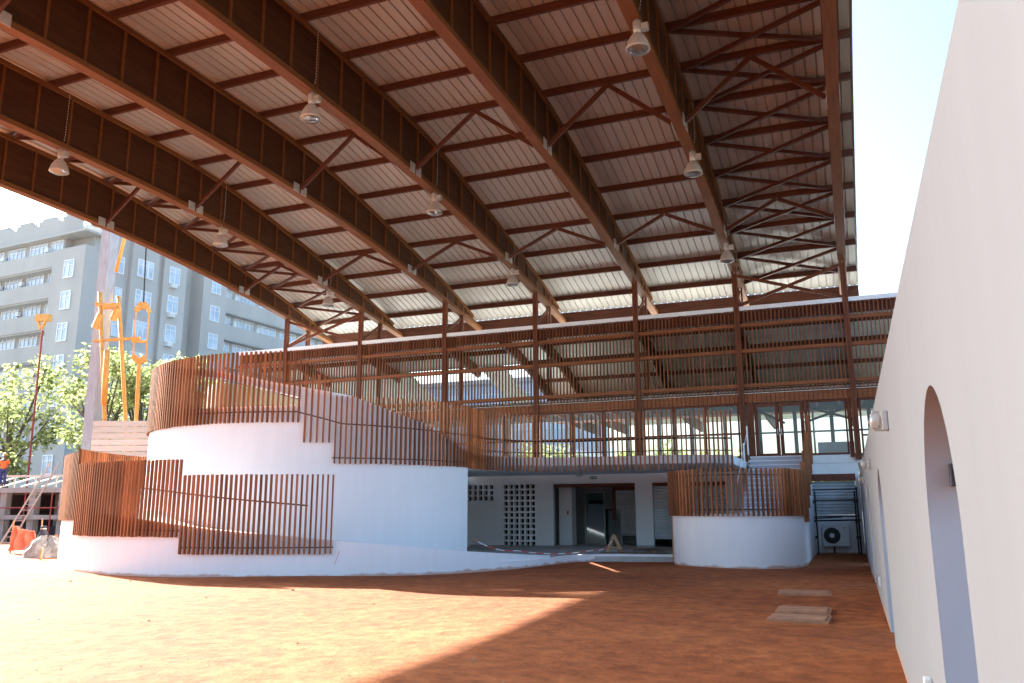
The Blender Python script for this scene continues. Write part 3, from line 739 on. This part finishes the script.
# ------------------------------------------------------------------ things around the entrance
ac = thing('air_conditioner', 'white outdoor air conditioner unit on the wall under the shuttered window', 'air conditioner', (-.63, YF, .26))
m = MB(); m.box(-.48,.48,-.42,-.08,0,.80); m.build('casing', M['ac'], ac, bevel=.025)
m = MB()
for r_ in (.29,.23,.17,.11): m.tube([(-.14+r_*cos(2*pi*i/24), -.435, .40+r_*sin(2*pi*i/24)) for i in range(25)], .008, 5, cap=False)
for i in range(8): m.tube([(-.14,-.435,.40),(-.14+.29*cos(pi*i/4),-.435,.40+.29*sin(pi*i/4))], .006, 5)
m.build('fan_grille', M['black'], ac)
m = MB(); m.lathe([(0,0),(.285,0),(.285,.012),(0,.012)], (0,0,0), 24); m.v = [(x-.14, -.424-z*.3, y+.40) for x, y, z in m.v]; m.build('fan_recess', M['black'], ac)
m = MB(); m.lathe([(0,0),(.09,0),(.09,.02),(0,.02)], (0,0,0), 16); m.v = [(x-.14, -.432-z, y+.40) for x, y, z in m.v]; m.build('fan_hub', M['ac'], ac)
m = MB(); m.box(.24,.42,-.426,-.421,.66,.72); m.build('name_plate', M['galv'], ac)
m = MB(); m.box(-.38,-.34,-.44,.0,-.04,-.003); m.box(.34,.38,-.44,.0,-.04,-.003); each(m, 'bracket', M['galv'], ac); m = MB(); m.tube([(-.1,-.1,-.002),(-.1,-.06,-.12),(-.1,-.05,-.33)], .03, 8); m.build('pipe', M['black'], ac)
sc = thing('pipe_frame', 'rusty black scaffold pipe frame standing in front of the shuttered window', 'scaffold', (-.6, YF-.7, 0))
m = MB()
for x in (-.80,-.68,.72,.80): m.tube([(x,.0,-.05),(x+.01,.0,2.45 if abs(x) > .75 else 2.3)], .03, 8)
each(m, 'upright', M['steel'], sc)
m = MB()
for z in (1.35, 1.95, 2.35): m.tube([(-.85,.04,z),(.85,.04,z+.03)], .025, 8)
m.tube([(-1.0,.05,1.20),(.9,.05,1.24)], .03, 8); m.bar((-.95,-.02,1.28),(.25,-.02,1.34), .12, .04); each(m, 'crossbar', M['steel'], sc)
m = MB()
for x in (-.74,.76):
    for z in (.6,1.2,1.9): m.box(x-.09,x+.09,-.05,.06,z-.05,z+.05)
each(m, 'coupler', M['steel'], sc)
tr = thing('trestle', 'small A shaped raw wood trestle on the veranda edge', 'trestle', (-7.75, 28.6, .13)); tr.scale = (.66,.66,.64)
m = MB(); m.bar((-.42,0,0),(0,0,1.02),.05,.07); m.bar((.42,0,0),(0,0,1.02),.05,.07); each(m, 'leg', M['wood'], tr)
m = MB(); m.bar((-.42,.45,0),(0,.25,1.02),.05,.07); m.bar((.42,.45,0),(0,.25,1.02),.05,.07); each(m, 'leg', M['wood'], tr)
m = MB(); m.bar((-.24,-.02,.36),(.24,-.02,.36),.03,.06); m.bar((0,0,1.0),(0,.25,1.0),.05,.06); each(m, 'crosspiece', M['wood'], tr)
def tape_mat():
    m = bpy.data.materials.new('barrier_tape'); m.use_nodes = True; t = m.node_tree; n = t.nodes; p = n['Principled BSDF']
    tc = n.new('ShaderNodeTexCoord'); wv = n.new('ShaderNodeTexWave'); wv.inputs['Scale'].default_value = .9; wv.bands_direction = 'X'; r = n.new('ShaderNodeValToRGB'); r.color_ramp.interpolation = 'CONSTANT'; r.color_ramp.elements[0].color = (.6,.04,.04,1); r.color_ramp.elements[1].color = (.8,.8,.8,1); r.color_ramp.elements[1].position = .5
    t.links.new(tc.outputs['Object'], wv.inputs[0]); t.links.new(wv.outputs[0], r.inputs[0]); t.links.new(r.outputs[0], p.inputs['Base Color']); return m
M['tape'] = tape_mat()
def m_last(m, pts):
    o = m.build('barrier_tape', M['tape'], off=pts[0]); o.location = pts[0]; return o
def tape2(pts, lab, sag):
    m = MB(); Q = []
    for (a, b_) in zip(pts, pts[1:]):
        a = Vector(a); b_ = Vector(b_)
        for i in range(12): t = i/12; p = a.lerp(b_, t); p.z -= sag*4*t*(1-t); Q.append(p)
    Q.append(Vector(pts[-1]))
    for a, b_ in zip(Q, Q[1:]):
        d = Vector((0,.004,0)); u = Vector((0,0,.028)); m.hexa([a,b_,b_+d,a+d,a+u,b_+u,b_+d+u,a+d+u])
    tag(m_last(m, pts), lab, 'tape')
tape2([(-11.15,24.4,.72),(-10.3,25.9,.32),(-8.4,28.5,.26),(-7.8,28.55,.55)], 'red and white barrier tape sagging across the veranda to the trestle', .12)
tape2([(-12.05,18.25,.62),(-12.2,18.15,.05)], 'short red and white tape hanging down the low curved ramp wall', 0)
ex = thing('exit_sign', 'small green exit sign over the wide dark entrance', 'sign', (-10.2, YF-.004, 3.0)); ex.scale = (.68,1,.68)
m = MB(); m.box(-.22,.22,-.03,-.001,-.09,.09); m.build('panel', M['green'], ex)
m = MB(); m.box(-.17,-.11,-.034,-.031,-.06,.06); m.box(-.07,.0,-.034,-.031,-.012,.012); m.box(.03,.17,-.034,-.031,-.03,.03); m.build('symbol', M['white'], ex)
for lab, xa, y, tilt, hh, ww in (('tall sheet of glass leaning inside the dark entrance', -11.2, 36.6, .35, 2.3, .9), ('shorter sheet of glass leaning right of the tall one in the entrance', -10.35, 36.9, .3, 1.6, .75)):
    o = thing('glass_sheet', lab, 'glass', (xa, y, .12)); m = MB(); m.hexa([(0,0,0),(ww,0,0),(ww,.015,0),(0,.015,0),(-.1,tilt,hh),(ww-.1,tilt,hh),(ww-.1,tilt+.015,hh),(-.1,tilt+.015,hh)]); m.build('sheet', M['darkglass'], o)
    m = MB(); m.bar((0,.008,0),(-.1,tilt+.008,hh),.03,.03); m.bar((ww,.008,0),(ww-.1,tilt+.008,hh),.03,.03); m.bar((-.1,tilt+.008,hh),(ww-.1,tilt+.008,hh),.03,.03); m.build('edge_frame', M['galv'], o)
rs = random.Random(3); m = MB()
for i in range(26):
    x = rs.uniform(-7.6,-5.2); y = rs.uniform(28.3,33); a = rs.uniform(-.5,.5); L = rs.uniform(.4,1.3); z = .16+rs.uniform(0,.12); m.bar((x-cos(a)*L/2,y-sin(a)*L/2,z),(x+cos(a)*L/2,y+sin(a)*L/2,z+rs.uniform(-.02,.06)), rs.uniform(.06,.2), .03)
tag(m.build('timber_offcuts', M['clutter']), 'heap of dark timber offcuts on the veranda behind the turret', 'scrap', kind='stuff')
pc = thing('wooden_plank', 'upright raw wood plank leaning on the left side of the round turret', 'plank', (-5.32, 26.9, .1)); m = MB(); m.bar((0,0,0),(.02,.05,1.4),.10,.04); m.build('board', M['wood'], pc)
for i, (lab, x, y, sx, sy) in enumerate((('nearest sand covered drain slab in the red ground', -.86, 13.75, .78, .62), ('second drain slab just beyond the nearest one', -.86, 14.9, .74, .8), ('farthest drain slab, half buried in the red ground', -1.0, 18.0, .9, .9))):
    o = thing('drain_slab', lab, 'drain cover', (x, y, 0), 'drain slabs in the ground', rz=.05*(i-1))
    m = MB(); m.box(-sx/2, sx/2, -sy/2, sy/2, -.05, .026-.006*i); m.build('slab', M['cover'], o, bevel=.012)
    m = MB(); m.box(-sx/2-.05, sx/2+.05, -sy/2-.05, sy/2+.05, -.05, .010-.004*i); m.build('rim', M['cover'], o)
lt = thing('red_litter', 'small red scrap lying on the shaded sand near the front', 'litter', (-3.0, 7.35, .02)); m = MB(); m.lathe([(0,0),(.03,.005),(.035,.03),(.02,.055),(0,.06)], (0,0,0), 8); m.build('scrap', M['red'], lt, smooth=True)
st = MB(); rs = random.Random(11)
for i in range(80):
    x = rs.uniform(-20,.1); y = rs.uniform(5,26); s_ = rs.choice((.01,.012,.015,.02,.03)); 
    if hypot(x-C0[0], y-C0[1]) < 8.5 or hypot(x-TC[0], y-TC[1]) < 2.2: continue
    z = gz(x,y); st.hexa([(x-s_,y-s_*.8,z-.01),(x+s_,y-s_,z-.01),(x+s_*.8,y+s_,z-.01),(x-s_,y+s_*.7,z-.01),(x-s_*.5,y-s_*.6,z+s_*.8),(x+s_*.6,y-s_*.4,z+s_*.7),(x+s_*.3,y+s_*.6,z+s_*.9),(x-s_*.4,y+s_*.4,z+s_*.6)])
tag(st.build('loose_stones', M['cover'], kind='stuff'), 'loose clods and small stones scattered on the red sand', 'stones')

# ------------------------------------------------------------------ building site on the left
cf = thing('concrete_frame', 'unfinished concrete frame with props and an open deck beside the spiral ramp', 'building', (-43, 33.5, 0), rz=radians(10)); cf.scale = (1,1,1.22)
m = MB()
for i in range(9): m.box(-9+1.9*i, -8.6+1.9*i, -.2, .2, -.3, 2.2); m.box(-9+1.9*i, -8.6+1.9*i, 4.0, 4.4, -.3, 2.2)
each(m, 'column', M['concrete'], cf)
m = MB(); m.box(-10,8,-.35,5,2.2,2.42); m.box(-10,8,-.4,-.1,1.0,1.2); each(m, 'slab', M['concrete'], cf)
m = MB(); m.box(-10,8,5,5.2,-.3,2.2); m.box(-10,8,.6,.75,-.3,.7); each(m, 'rear_wall', M['sack'], cf)
m = MB(); rs = random.Random(5)
for i in range(13):
    x = -9.5+1.35*i; m.bar((x,-.3,2.46),(x+.9,1.5,3.0),.12,.06); m.bar((x+.95,-.35,2.42),(x+.95,-.35,2.95),.07,.07)
m.bar((-10,1.5,3.02),(8,1.5,3.02),.08,.08); m.bar((-10,-.35,2.95),(8,-.35,2.95),.06,.08); m.build('formwork', M['board'], cf)
m = MB()
for i in range(10): m.tube([(-9.6+1.7*i,-.6,-.3),(-9.6+1.7*i,-.6,2.2)], .035, 6)
m.tube([(-10,-.6,1.55),(8,-.6,1.5)], .03, 6); each(m, 'prop', M['red'], cf)
a, b_ = at(-2, 548, 41.5), at(51, 462, 42.2)
ld = thing('ladder', 'long pale metal ladder leaning against the unfinished concrete deck', 'ladder', a)
d = b_-a; side = Vector((.75,.62,0)).normalized()*.42
m = MB(); m.bar((0,0,0), d, .055, .07); m.build('rail', M['galv'], ld); m = MB(); m.bar(side, d+side, .055, .07); m.build('rail', M['galv'], ld)
m = MB()
for i in range(1, 16): p = d*(i/16); m.tube([p, p+side], .018, 6)
m.build('rungs', M['galv'], ld)
# orange safety net and sheet
def sheet3(name, lab, cat, P, ma, th=.03, posts=True):
    o = thing(name, lab, cat, P[0]); m = MB(); q = [Vector(p)-Vector(P[0]) for p in P]; off = Vector((.02,-.03,0))
    N = 10
    G = [[q[0].lerp(q[1], i/N).lerp(q[3].lerp(q[2], i/N), j/4) + Vector((0, .10*sin(i*1.7)+.05*sin(j*2+i), -.05*sin(pi*i/N)*(j/4))) for i in range(N+1)] for j in range(5)]
    for j in range(4):
        for i in range(N):
            a_, b2, c_, d_ = G[j][i], G[j][i+1], G[j+1][i+1], G[j+1][i]
            m.hexa([a_, b2, b2+off, a_+off, d_, c_, c_+off, d_+off])
    m.build('sheet', ma, o)
    if posts:
        m = MB()
        for p in (q[0], q[1]): m.tube([p+Vector((0,.1,-.1)), p+Vector((0,.1,(q[3]-q[0]).z+.2))], .03, 6)
        m.build('stake', M['wood'], o)
    return o
sheet3('safety_net', 'torn orange red safety net strung between stakes at the edge of the site', 'net', [at(8,551,33), at(37,549,33), at(37,531,33), at(14,526,33)], M['orange'])
sheet3('plastic_sheet', 'yellow orange plastic sheet hung beside the grey rubble mound', 'sheet', [at(26,546,35), at(60,545,35), at(60,534,35), at(24,539,35)], M['orange2'])
mo = at(46, 556, 30); mo.z = 0
m = MB(); rs = random.Random(2); N = 22
for j in range(7):
    t = j/6*pi/2*.96; r_ = cos(t); zz = sin(t)
    for k_ in range(N):
        aa = 2*pi*k_/N; rr = r_*(1+.16*sin(3*aa+1)+.1*sin(5*aa+j)+rs.uniform(-.06,.06))
        m.v.append((rr*cos(aa)*.78, rr*sin(aa)*.6, .72*zz*(1+.12*sin(2*aa))+rs.uniform(-.03,.03)-(.08 if j == 0 else 0)))
for j in range(6):
    for k_ in range(N): a_ = j*N+k_; b2 = j*N+(k_+1)%N; m.f.append((a_, b2, b2+N, a_+N))
m.f.append(tuple(range(6*N, 7*N)))
o = m.build('rubble_mound', M['rubble']); o.location = mo; tag(o, 'grey heap of rubble at the foot of the ramp wall by the site', 'rubble')
o = thing('dark_sack', 'dark upright sack standing on top of the grey rubble heap', 'sack', mo+Vector((-.32,.05,.58))); o.scale = (.75,.75,.7); m = MB(); m.lathe([(0,0),(.2,.02),(.24,.2),(.2,.45),(.12,.62),(.15,.7),(.08,.78),(0,.78)], (0,0,0), 10); m.v = [(x*(1+.15*sin(z*9)), y, z) for x, y, z in m.v]; m.build('bag', M['sack'], o, smooth=True); m = MB(); m.lathe([(.125,.6),(.135,.62),(.125,.64)], (0,0,0), 10); m.build('tie', M['board'], o)
rb = thing('short_stake', 'short wooden stake standing in the sand before the rubble heap', 'stake', at(40, 563, 28.5)*1.0); rb.location.z = 0; m = MB(); m.bar((0,0,-.1),(.03,0,.4),.06,.06); m.build('stick', M['wood'], rb)
# board fence behind the ramp
bf = thing('board_fence', 'pale wooden hoarding of wide horizontal boards behind the ramp', 'fence', (-36.6, 34.0, 0))
pA, pB = at(90,458,45.5), at(160,458,45.5); d = (pB-pA); d.z = 0; L = d.length; ang = atan2(d.y, d.x); bf.rotation_euler.z = ang; bf.location = (pA.x, pA.y, 0)
m = MB(); z = 3.2
for i in range(10):
    m.box(0, L+3, -.04, 0, z, z+.31); z += .34
m.build('boards', M['board'], bf)
m = MB()
for x in (.1, 2.4, 4.8): m.box(x, x+.12, .005, .13, -.2, 6.5)
each(m, 'post', M['wood'], bf)
# piling rig
D = 47; base = at(88, 470, D); top = at(116.5, 170, D+.5); base2 = base+(base-top)*(base.z/(top.z-base.z))
rig = thing('piling_rig', 'tall grey mast with yellow struts rising behind the ramp', 'rig', (base2.x, base2.y, 0)); RB = Vector((base2.x, base2.y, 0))
m = MB(); m.bar(Vector((0,0,-.2)), top-RB, .70, .6, (0,1,0)); mast = m.build('mast', M['mast'], rig)
def rp(x, y, d=D-.9): return at(x, y, d)-RB
m = MB(); m.tube([rp(100,292), rp(110,560)], .115, 10); m.build('strut', M['yellow'], rig, smooth=True)
m = MB(); m.tube([rp(118.5,296,D+.4), rp(134,560,D+.4)], .115, 10); m.build('strut', M['yellow'], rig, smooth=True)
m = MB(); m.tube([rp(95,328), rp(101,314)], .2, 8); m.tube([rp(113,320), rp(118,308)], .2, 8); m.bar(rp(103,307), rp(120,305), .24, .26); m.bar(rp(94,341), rp(140,338), .16, .15); m.bar(rp(96,304), rp(120,307), .22, .2); each(m, 'bracket', M['yellow'], rig)
m = MB(); m.tube([rp(116,272), rp(128,225)], .10, 8); m.tube([rp(104,405,D-1.2), rp(107,350,D-1.2)], .16, 8); each(m, 'hydraulic_arm', M['yellow'], rig, smooth=True)
hz = thing('hanging_hammer', 'yellow drop hammer frame hanging on a thin cable beside the grey mast', 'hoist', tuple(at(141,430,46.5))); HB = at(141,430,46.5)
def hp(x, y): return at(x, y, 46.5)-HB
m = MB(); m.tube([hp(143.5,304), hp(148.5,200), hp(152,130)], .04, 6); m.build('cable', M['black'], hz)
m = MB(); q = [hp(136,311), hp(139,307), hp(143,304), hp(147,307), hp(150,313)]; m.bar(q[0], q[1], .2, .2); m.bar(q[1], q[2], .2, .36); m.bar(q[2], q[3], .2, .36); m.bar(q[3], q[4], .2, .2); m.build('head', M['yellow'], hz)
m = MB(); m.tube([hp(136,310), hp(133,356)], .045, 6); m.tube([hp(149,312), hp(146,358)], .045, 6); m.bar(hp(132,341), hp(147,342), .15, .12); each(m, 'side_rod', M['yellow'], hz)
m = MB(); m.bar(hp(133,356), hp(139.5,362), .2, .32); m.bar(hp(146,358), hp(139.5,362), .2, .32); m.tube([hp(139.5,360), hp(135.5,432), hp(131,520)], [.12,.11,.11], 8); m.build('shaft', M['yellow'], hz)
d2 = 60; pb = at(36, 395, d2); pt = at(42.5, 330, d2); P0 = pb+(pb-pt)*(pb.z/(pt.z-pb.z)); P0.z = 0
sp = thing('slender_red_mast', 'thin dark red pole with a yellow head in front of the grey building', 'mast', P0); m = MB(); m.tube([(0,0,-.2), pt-P0], .07, 8); m.build('pole', M['red'], sp)
m = MB(); q = at(42.5,322,d2)-P0; m.bar(q+Vector((-.6,0,.35)), q+Vector((.5,.2,.3)), .4, .5); m.bar(q+Vector((-.5,0,.2)), q+Vector((-.15,0,-.5)), .15, .15); m.bar(q+Vector((.4,0,.2)), q+Vector((.0,0,-.5)), .15, .15); m.build('head', M['yellow'], sp)

# ------------------------------------------------------------------ grey apartment block
K = at(86, 244, 85)
ap = thing('apartment_block', 'tall grey apartment block with strip balconies and a stepped corner tower', 'building', (K.x, K.y, 0), rz=radians(-4))
ZT = K.z; ST = 3.35
m = MB()
m.box(-5.0, 0, 0, 2.2, -.5, ZT)                                   # corner tower
m.box(-60, -5.0, 1.2, 14, -.5, ZT+1.75)                           # left wing
m.box(-5.0, -1.6, 2.2, 14, -.5, ZT+1.75)
m.box(-16, -.5, 3.8, 13.6, -.5, ZT+4.2)
m.box(-16, 0, 5.7, 9.2, -.5, ZT+4.0); m.box(-16, 0, 10.0, 13.2, -.5, ZT+4.0)
m.box(-16, -1.8, 13.6, 15.6, -.5, ZT+4.1)
m.box(-16, .25, 15.6, 19.4, -.5, ZT+3.8)
m.box(-16, -1.0, 19.4, 62, -.5, ZT+3.0)
body = m.build('wall', M['bldg'], ap)
m = MB()
for k_ in range(9):
    z0 = ZT-1.75-ST*k_
    m.box(-60, -5.01, .1, 1.25, z0, z0+1.72)                      # solid balcony fronts
    m.box(-1.05, .15, 19.41, 62, z0+2.2, z0+3.95)
each(m, 'balcony_front', M['bldg'], ap)
m = MB()
for k_ in range(9):
    z0 = ZT-1.75-ST*k_
    m.box(-60, -5.01, .22, 1.22, z0-.16, z0-.004); m.box(-1.02, .1, 19.42, 62, z0+2.04, z0+2.196)
m.box(-60, -.8, .35, 3.4, ZT+1.76, ZT+1.98); each(m, 'slab', M['bldg2'], ap)
m = MB(); x = -60
while x < -3.5: m.prism([(x,.9),(x+3.0,.9),(x+3.0,1.35),(x,1.35)], ZT+3.7, ZT+4.15); m.prism([(x+.5,.91),(x+2.5,.91),(x+2.5,1.34),(x+.5,1.34)], ZT+4.15, ZT+4.4); x += 3.9
m.box(-60,-2.6,.88,1.4,ZT+1.985,ZT+3.7); each(m, 'parapet', M['bldg'], ap)
m = MB()
wins = []
def awin(axis, u, z, wd, ht, at_, par=None):
    """one apartment window: white frame with mullions, pane behind; on an X-facing or Y-facing wall"""
    f_ = MB(); p_ = MB()
    def bx(u0, u1, z0, z1, d0, d1, mm):
        if axis == 'y': mm.box(u0, u1, at_-d1, at_-d0, z0, z1)
        else: mm.box(at_+d0, at_+d1, u0, u1, z0, z1)
    t = .11
    bx(u, u+wd, z, z+t, .01, .10, f_); bx(u, u+wd, z+ht-t, z+ht, .01, .10, f_)
    nm = max(1, round(wd/.75))
    for i in range(nm+1): uu = u+(wd-t)*i/nm; bx(uu, uu+t, z+t, z+ht-t, .01, .09, f_)
    bx(u+t, u+wd-t, z+ht*.68, z+ht*.68+.08, .012, .08, f_)
    bx(u+.03, u+wd-.03, z+.03, z+ht-.03, .004, .03, p_)
    o = f_.build('window', M['white'], ap); p_.build('pane', M['wing'], o)
for k_ in range(0, 8):
    z0 = ZT+.25-ST*k_
    for x, wd in ((-7.1,1.9),(-10.7,2.9),(-14.4,2.9),(-18.1,2.9)): awin('y', x, z0, wd, 1.35, 1.2)
    if k_: awin('y', -3.0, ZT-3.33-ST*(k_-1), 1.55, 1.95, 0)
for k_ in range(0, 7):
    awin('x', 4.2, ZT-1.9-3.45*k_, .9, 1.9, -.5); awin('x', 6.4, ZT-1.75-3.45*k_, 2.1, 2.0, 0); awin('x', 10.7, ZT-1.45-3.4*k_, 1.5, 2.0, 0); awin('x', 16.8, ZT-1.2-3.4*k_, 1.5, 1.9, .25)
    for y, wd in ((19.8,1.6),(22.0,3.4),(26.2,3.4),(30.4,3.2),(34.4,3.2),(38.5,3.2)): awin('x', y, ZT-1.2-3.35*k_, wd, 1.45, -1.0)
m = MB(); rs = random.Random(8)
for k_ in range(8):
    for x in (-7.6,-11.4,-15.1):
        if rs.random() < .4: z = ZT+.3-ST*k_; m.box(x-.1, x+.5, .75, 1.1, z+.1, z+.6)
for k_ in range(7):
    z = ZT-1.9-3.4*k_; m.box(.02,.5,10.8,11.6,z-.1,z+.4)
for k_, y in ((0,21.5),(1,21.5),(1,25.6),(2,29.7)): z = ZT-1.2-3.35*k_; m.box(-.95,-.5,y,y+.55,z+.2,z+.75)
each(m, 'cooling_unit', M['ac'], ap)

nb = thing('office_block', 'lower pale blue grey block glimpsed through the left part of the slatted screen', 'building', (-46, 96, 0))
m = MB(); m.box(-16, 16, 0, 14, -.5, 17.5); m.build('wall', M['nbwall'], nb)
m = MB(); m.box(-16.3, 16.3, -.3, 14.3, 17.5, 18.1); m.build('roof', M['bldg2'], nb)
for k_ in range(5):
    for i in range(7):
        x = -14.6+4.4*i; z = 2.2+3.1*k_; m = MB(); m.box(x, x+2.6, -.08, -.01, z, z+.1); m.box(x, x+2.6, -.08, -.01, z+1.5, z+1.6); m.box(x, x+.1, -.08, -.01, z+.1, z+1.5); m.box(x+1.25, x+1.35, -.08, -.01, z+.1, z+1.5); m.box(x+2.5, x+2.6, -.08, -.01, z+.1, z+1.5); w_ = m.build('window', M['white'], nb)
        m = MB(); m.box(x+.02, x+2.58, -.03, -.004, z+.02, z+1.58); m.build('pane', M['wing'], w_)
# ------------------------------------------------------------------ trees
def tree(loc, h, cr, lab, ma, seed, n=3600, leaf=.3, group='trees on the far side of the yard', trunk_h=.4, ry=None):
    rs = random.Random(seed); o = thing('tree', lab, 'tree', loc, group)
    m = MB(); th = h*trunk_h
    lean = Vector((rs.uniform(-.3,.3), rs.uniform(-.3,.3), 0))
    m.tube([(0,0,-.3), lean*.4+Vector((0,0,th*.5)), lean+Vector((0,0,th)), lean*1.4+Vector((0,0,h*.75))], [h*.026,h*.021,h*.017,h*.006], 8)
    cl = []
    for i in range(26):
        a = rs.uniform(0, 2*pi); rr = cr*sqrt(rs.random()); z = th*.85+(h-th*.85)*rs.random()**.85
        k_ = 1-((z-(th+h)/2)/((h-th*.6)/2))**2; rr *= max(.25, sqrt(max(0, k_)))
        p = lean+Vector((rr*cos(a), rr*sin(a), z)); cl.append((p, rs.uniform(.16,.32)*cr+.3))
        if i < 16: s_ = lean+Vector((0,0,th*rs.uniform(.7,1.3))); m.tube([s_, s_.lerp(p, .5)+Vector((0,0,.25)), p], [h*.010,h*.006,h*.003], 5)
    m.build('trunk', M['bark'], o, smooth=True)
    m = MB()
    for i in range(n):
        p, r_ = rs.choice(cl); v = Vector((rs.gauss(0,1), rs.gauss(0,1), rs.gauss(0,.8))); v = v.normalized()*r_*rs.random()**.45; q = p+v
        s_ = leaf*rs.uniform(.6,1.3); u = Vector((rs.gauss(0,1), rs.gauss(0,1), rs.gauss(0,.6))).normalized(); t = u.cross(Vector((rs.gauss(0,1), rs.gauss(0,1), rs.gauss(0,1)))).normalized()
        m.quad(q-u*s_*.6, q+t*s_*.3, q+u*s_*.6, q-t*s_*.3)
    m.build('crown', ma, o); return o
def gp(px, d, z=0):
    p = at(px, 505, d); return (p.x, p.y, z)
tree(gp(2, 62), 12.6, 4.2, 'pale green leafy tree at the left edge in front of the grey building', M['leaf'], 1, 3600, .36)
tree(gp(88, 51), 11.4, 3.2, 'tall pale green tree just behind the grey mast', M['leaf'], 2, 3200, .29)
tree(gp(135, 53), 11.6, 3.4, 'broad pale green tree behind the hanging yellow hammer', M['leaf'], 3, 3600, .29)
tree(gp(180, 54), 11.5, 2.6, 'pale green tree peeping over the top of the ramp screen', M['leaf'], 4, 2800, .29)
for i, (x, y, h, r_, lab) in enumerate(((-24,62,6.2,3.5,'leftmost dark tree glimpsed through the upper windows behind the hall'),(-15,64,6.2,4,'dark tree behind the hall seen through the windows over the entrance'),(-8,60,4.9,3.5,'dark tree behind the hall seen left of the upper doors'),(-19.5,60,5.8,3.2,'rounded dark tree behind the hall between two taller ones'),(-2.5,66,4.6,3,'dark tree behind the hall beyond the upper right doors'))):
    tree((x,y,0), h, r_, lab, M['leaf'], 20+i, 1800, .4, 'trees behind the hall', .3)

# ------------------------------------------------------------------ worker on the deck
def skin_obj(name, verts, edges, radii, ma, parent, sub_=2):
    me = bpy.data.meshes.new(name); me.from_pydata(verts, edges, []); o = bpy.data.objects.new(name, me); C.objects.link(o); o.parent = parent; me.materials.append(ma)
    md = o.modifiers.new('skin', 'SKIN'); md.use_smooth_shade = True
    for i, r_ in enumerate(radii): me.skin_vertices[0].data[i].radius = (r_[0], r_[1]) if isinstance(r_, tuple) else (r_, r_)
    me.skin_vertices[0].data[0].use_root = True
    s_ = o.modifiers.new('sub', 'SUBSURF'); s_.levels = sub_; s_.render_levels = sub_; return o
fp = at(2.0, 486, 45.2)
pe = thing('person', 'worker in orange vest and blue trousers standing on the concrete deck at the left edge', 'person', (fp.x, fp.y, 0), rz=radians(20))
dk = 2.98
V = [(0,0,.98),(0,0,1.2),(0,.0,1.42),(0,0,1.52),(0,-.01,1.62),(0,-.015,1.72),(.2,0,1.42),(.26,0,1.15),(.24,-.14,.95),(-.2,0,1.42),(-.27,.02,1.15),(-.25,-.08,.9),(.1,0,.9),(.11,-.02,.5),(.11,.02,.08),(.12,-.14,.03),(-.1,0,.9),(-.11,-.03,.5),(-.11,.02,.08),(-.13,-.14,.03),(.23,-.22,.9),(-.24,-.12,.81)]
E_ = [(0,1),(1,2),(2,3),(3,4),(4,5),(2,6),(6,7),(7,8),(8,20),(2,9),(9,10),(10,11),(11,21),(0,12),(12,13),(13,14),(14,15),(0,16),(16,17),(17,18),(18,19)]
R_ = [(.15,.11),(.15,.1),(.15,.1),.055,(.075,.09),(.06,.07),.065,.045,.035,.065,.045,.035,.085,.06,.045,.035,.085,.06,.045,.035,.03,.03]
skin_obj('body', [(x,y,z+dk) for x,y,z in V], E_, R_, M['skin'], pe)
skin_obj('vest', [(x,y,z+dk) for x,y,z in [(0,0,.92),(0,0,1.15),(0,0,1.40),(.19,0,1.41),(-.19,0,1.41),(.24,0,1.22),(-.25,0,1.22)]], [(0,1),(1,2),(2,3),(2,4),(3,5),(4,6)], [(.18,.14),(.18,.135),(.17,.125),.09,.09,.075,.075], M['vest'], pe)
skin_obj('trousers', [(x,y,z+dk) for x,y,z in [(0,0,.97),(.1,0,.88),(.11,-.02,.5),(.11,.02,.12),(-.1,0,.88),(-.11,-.03,.5),(-.11,.02,.12)]], [(0,1),(1,2),(2,3),(0,4),(4,5),(5,6)], [(.165,.125),.105,.085,.075,.105,.085,.075], M['trouser'], pe)
m = MB(); m.lathe([(.16,1.70),(.125,1.71),(.12,1.76),(.09,1.83),(.04,1.86),(0,1.865)], (0,-.02,dk), 14); m.build('helmet', M['yellow'], pe, smooth=True)
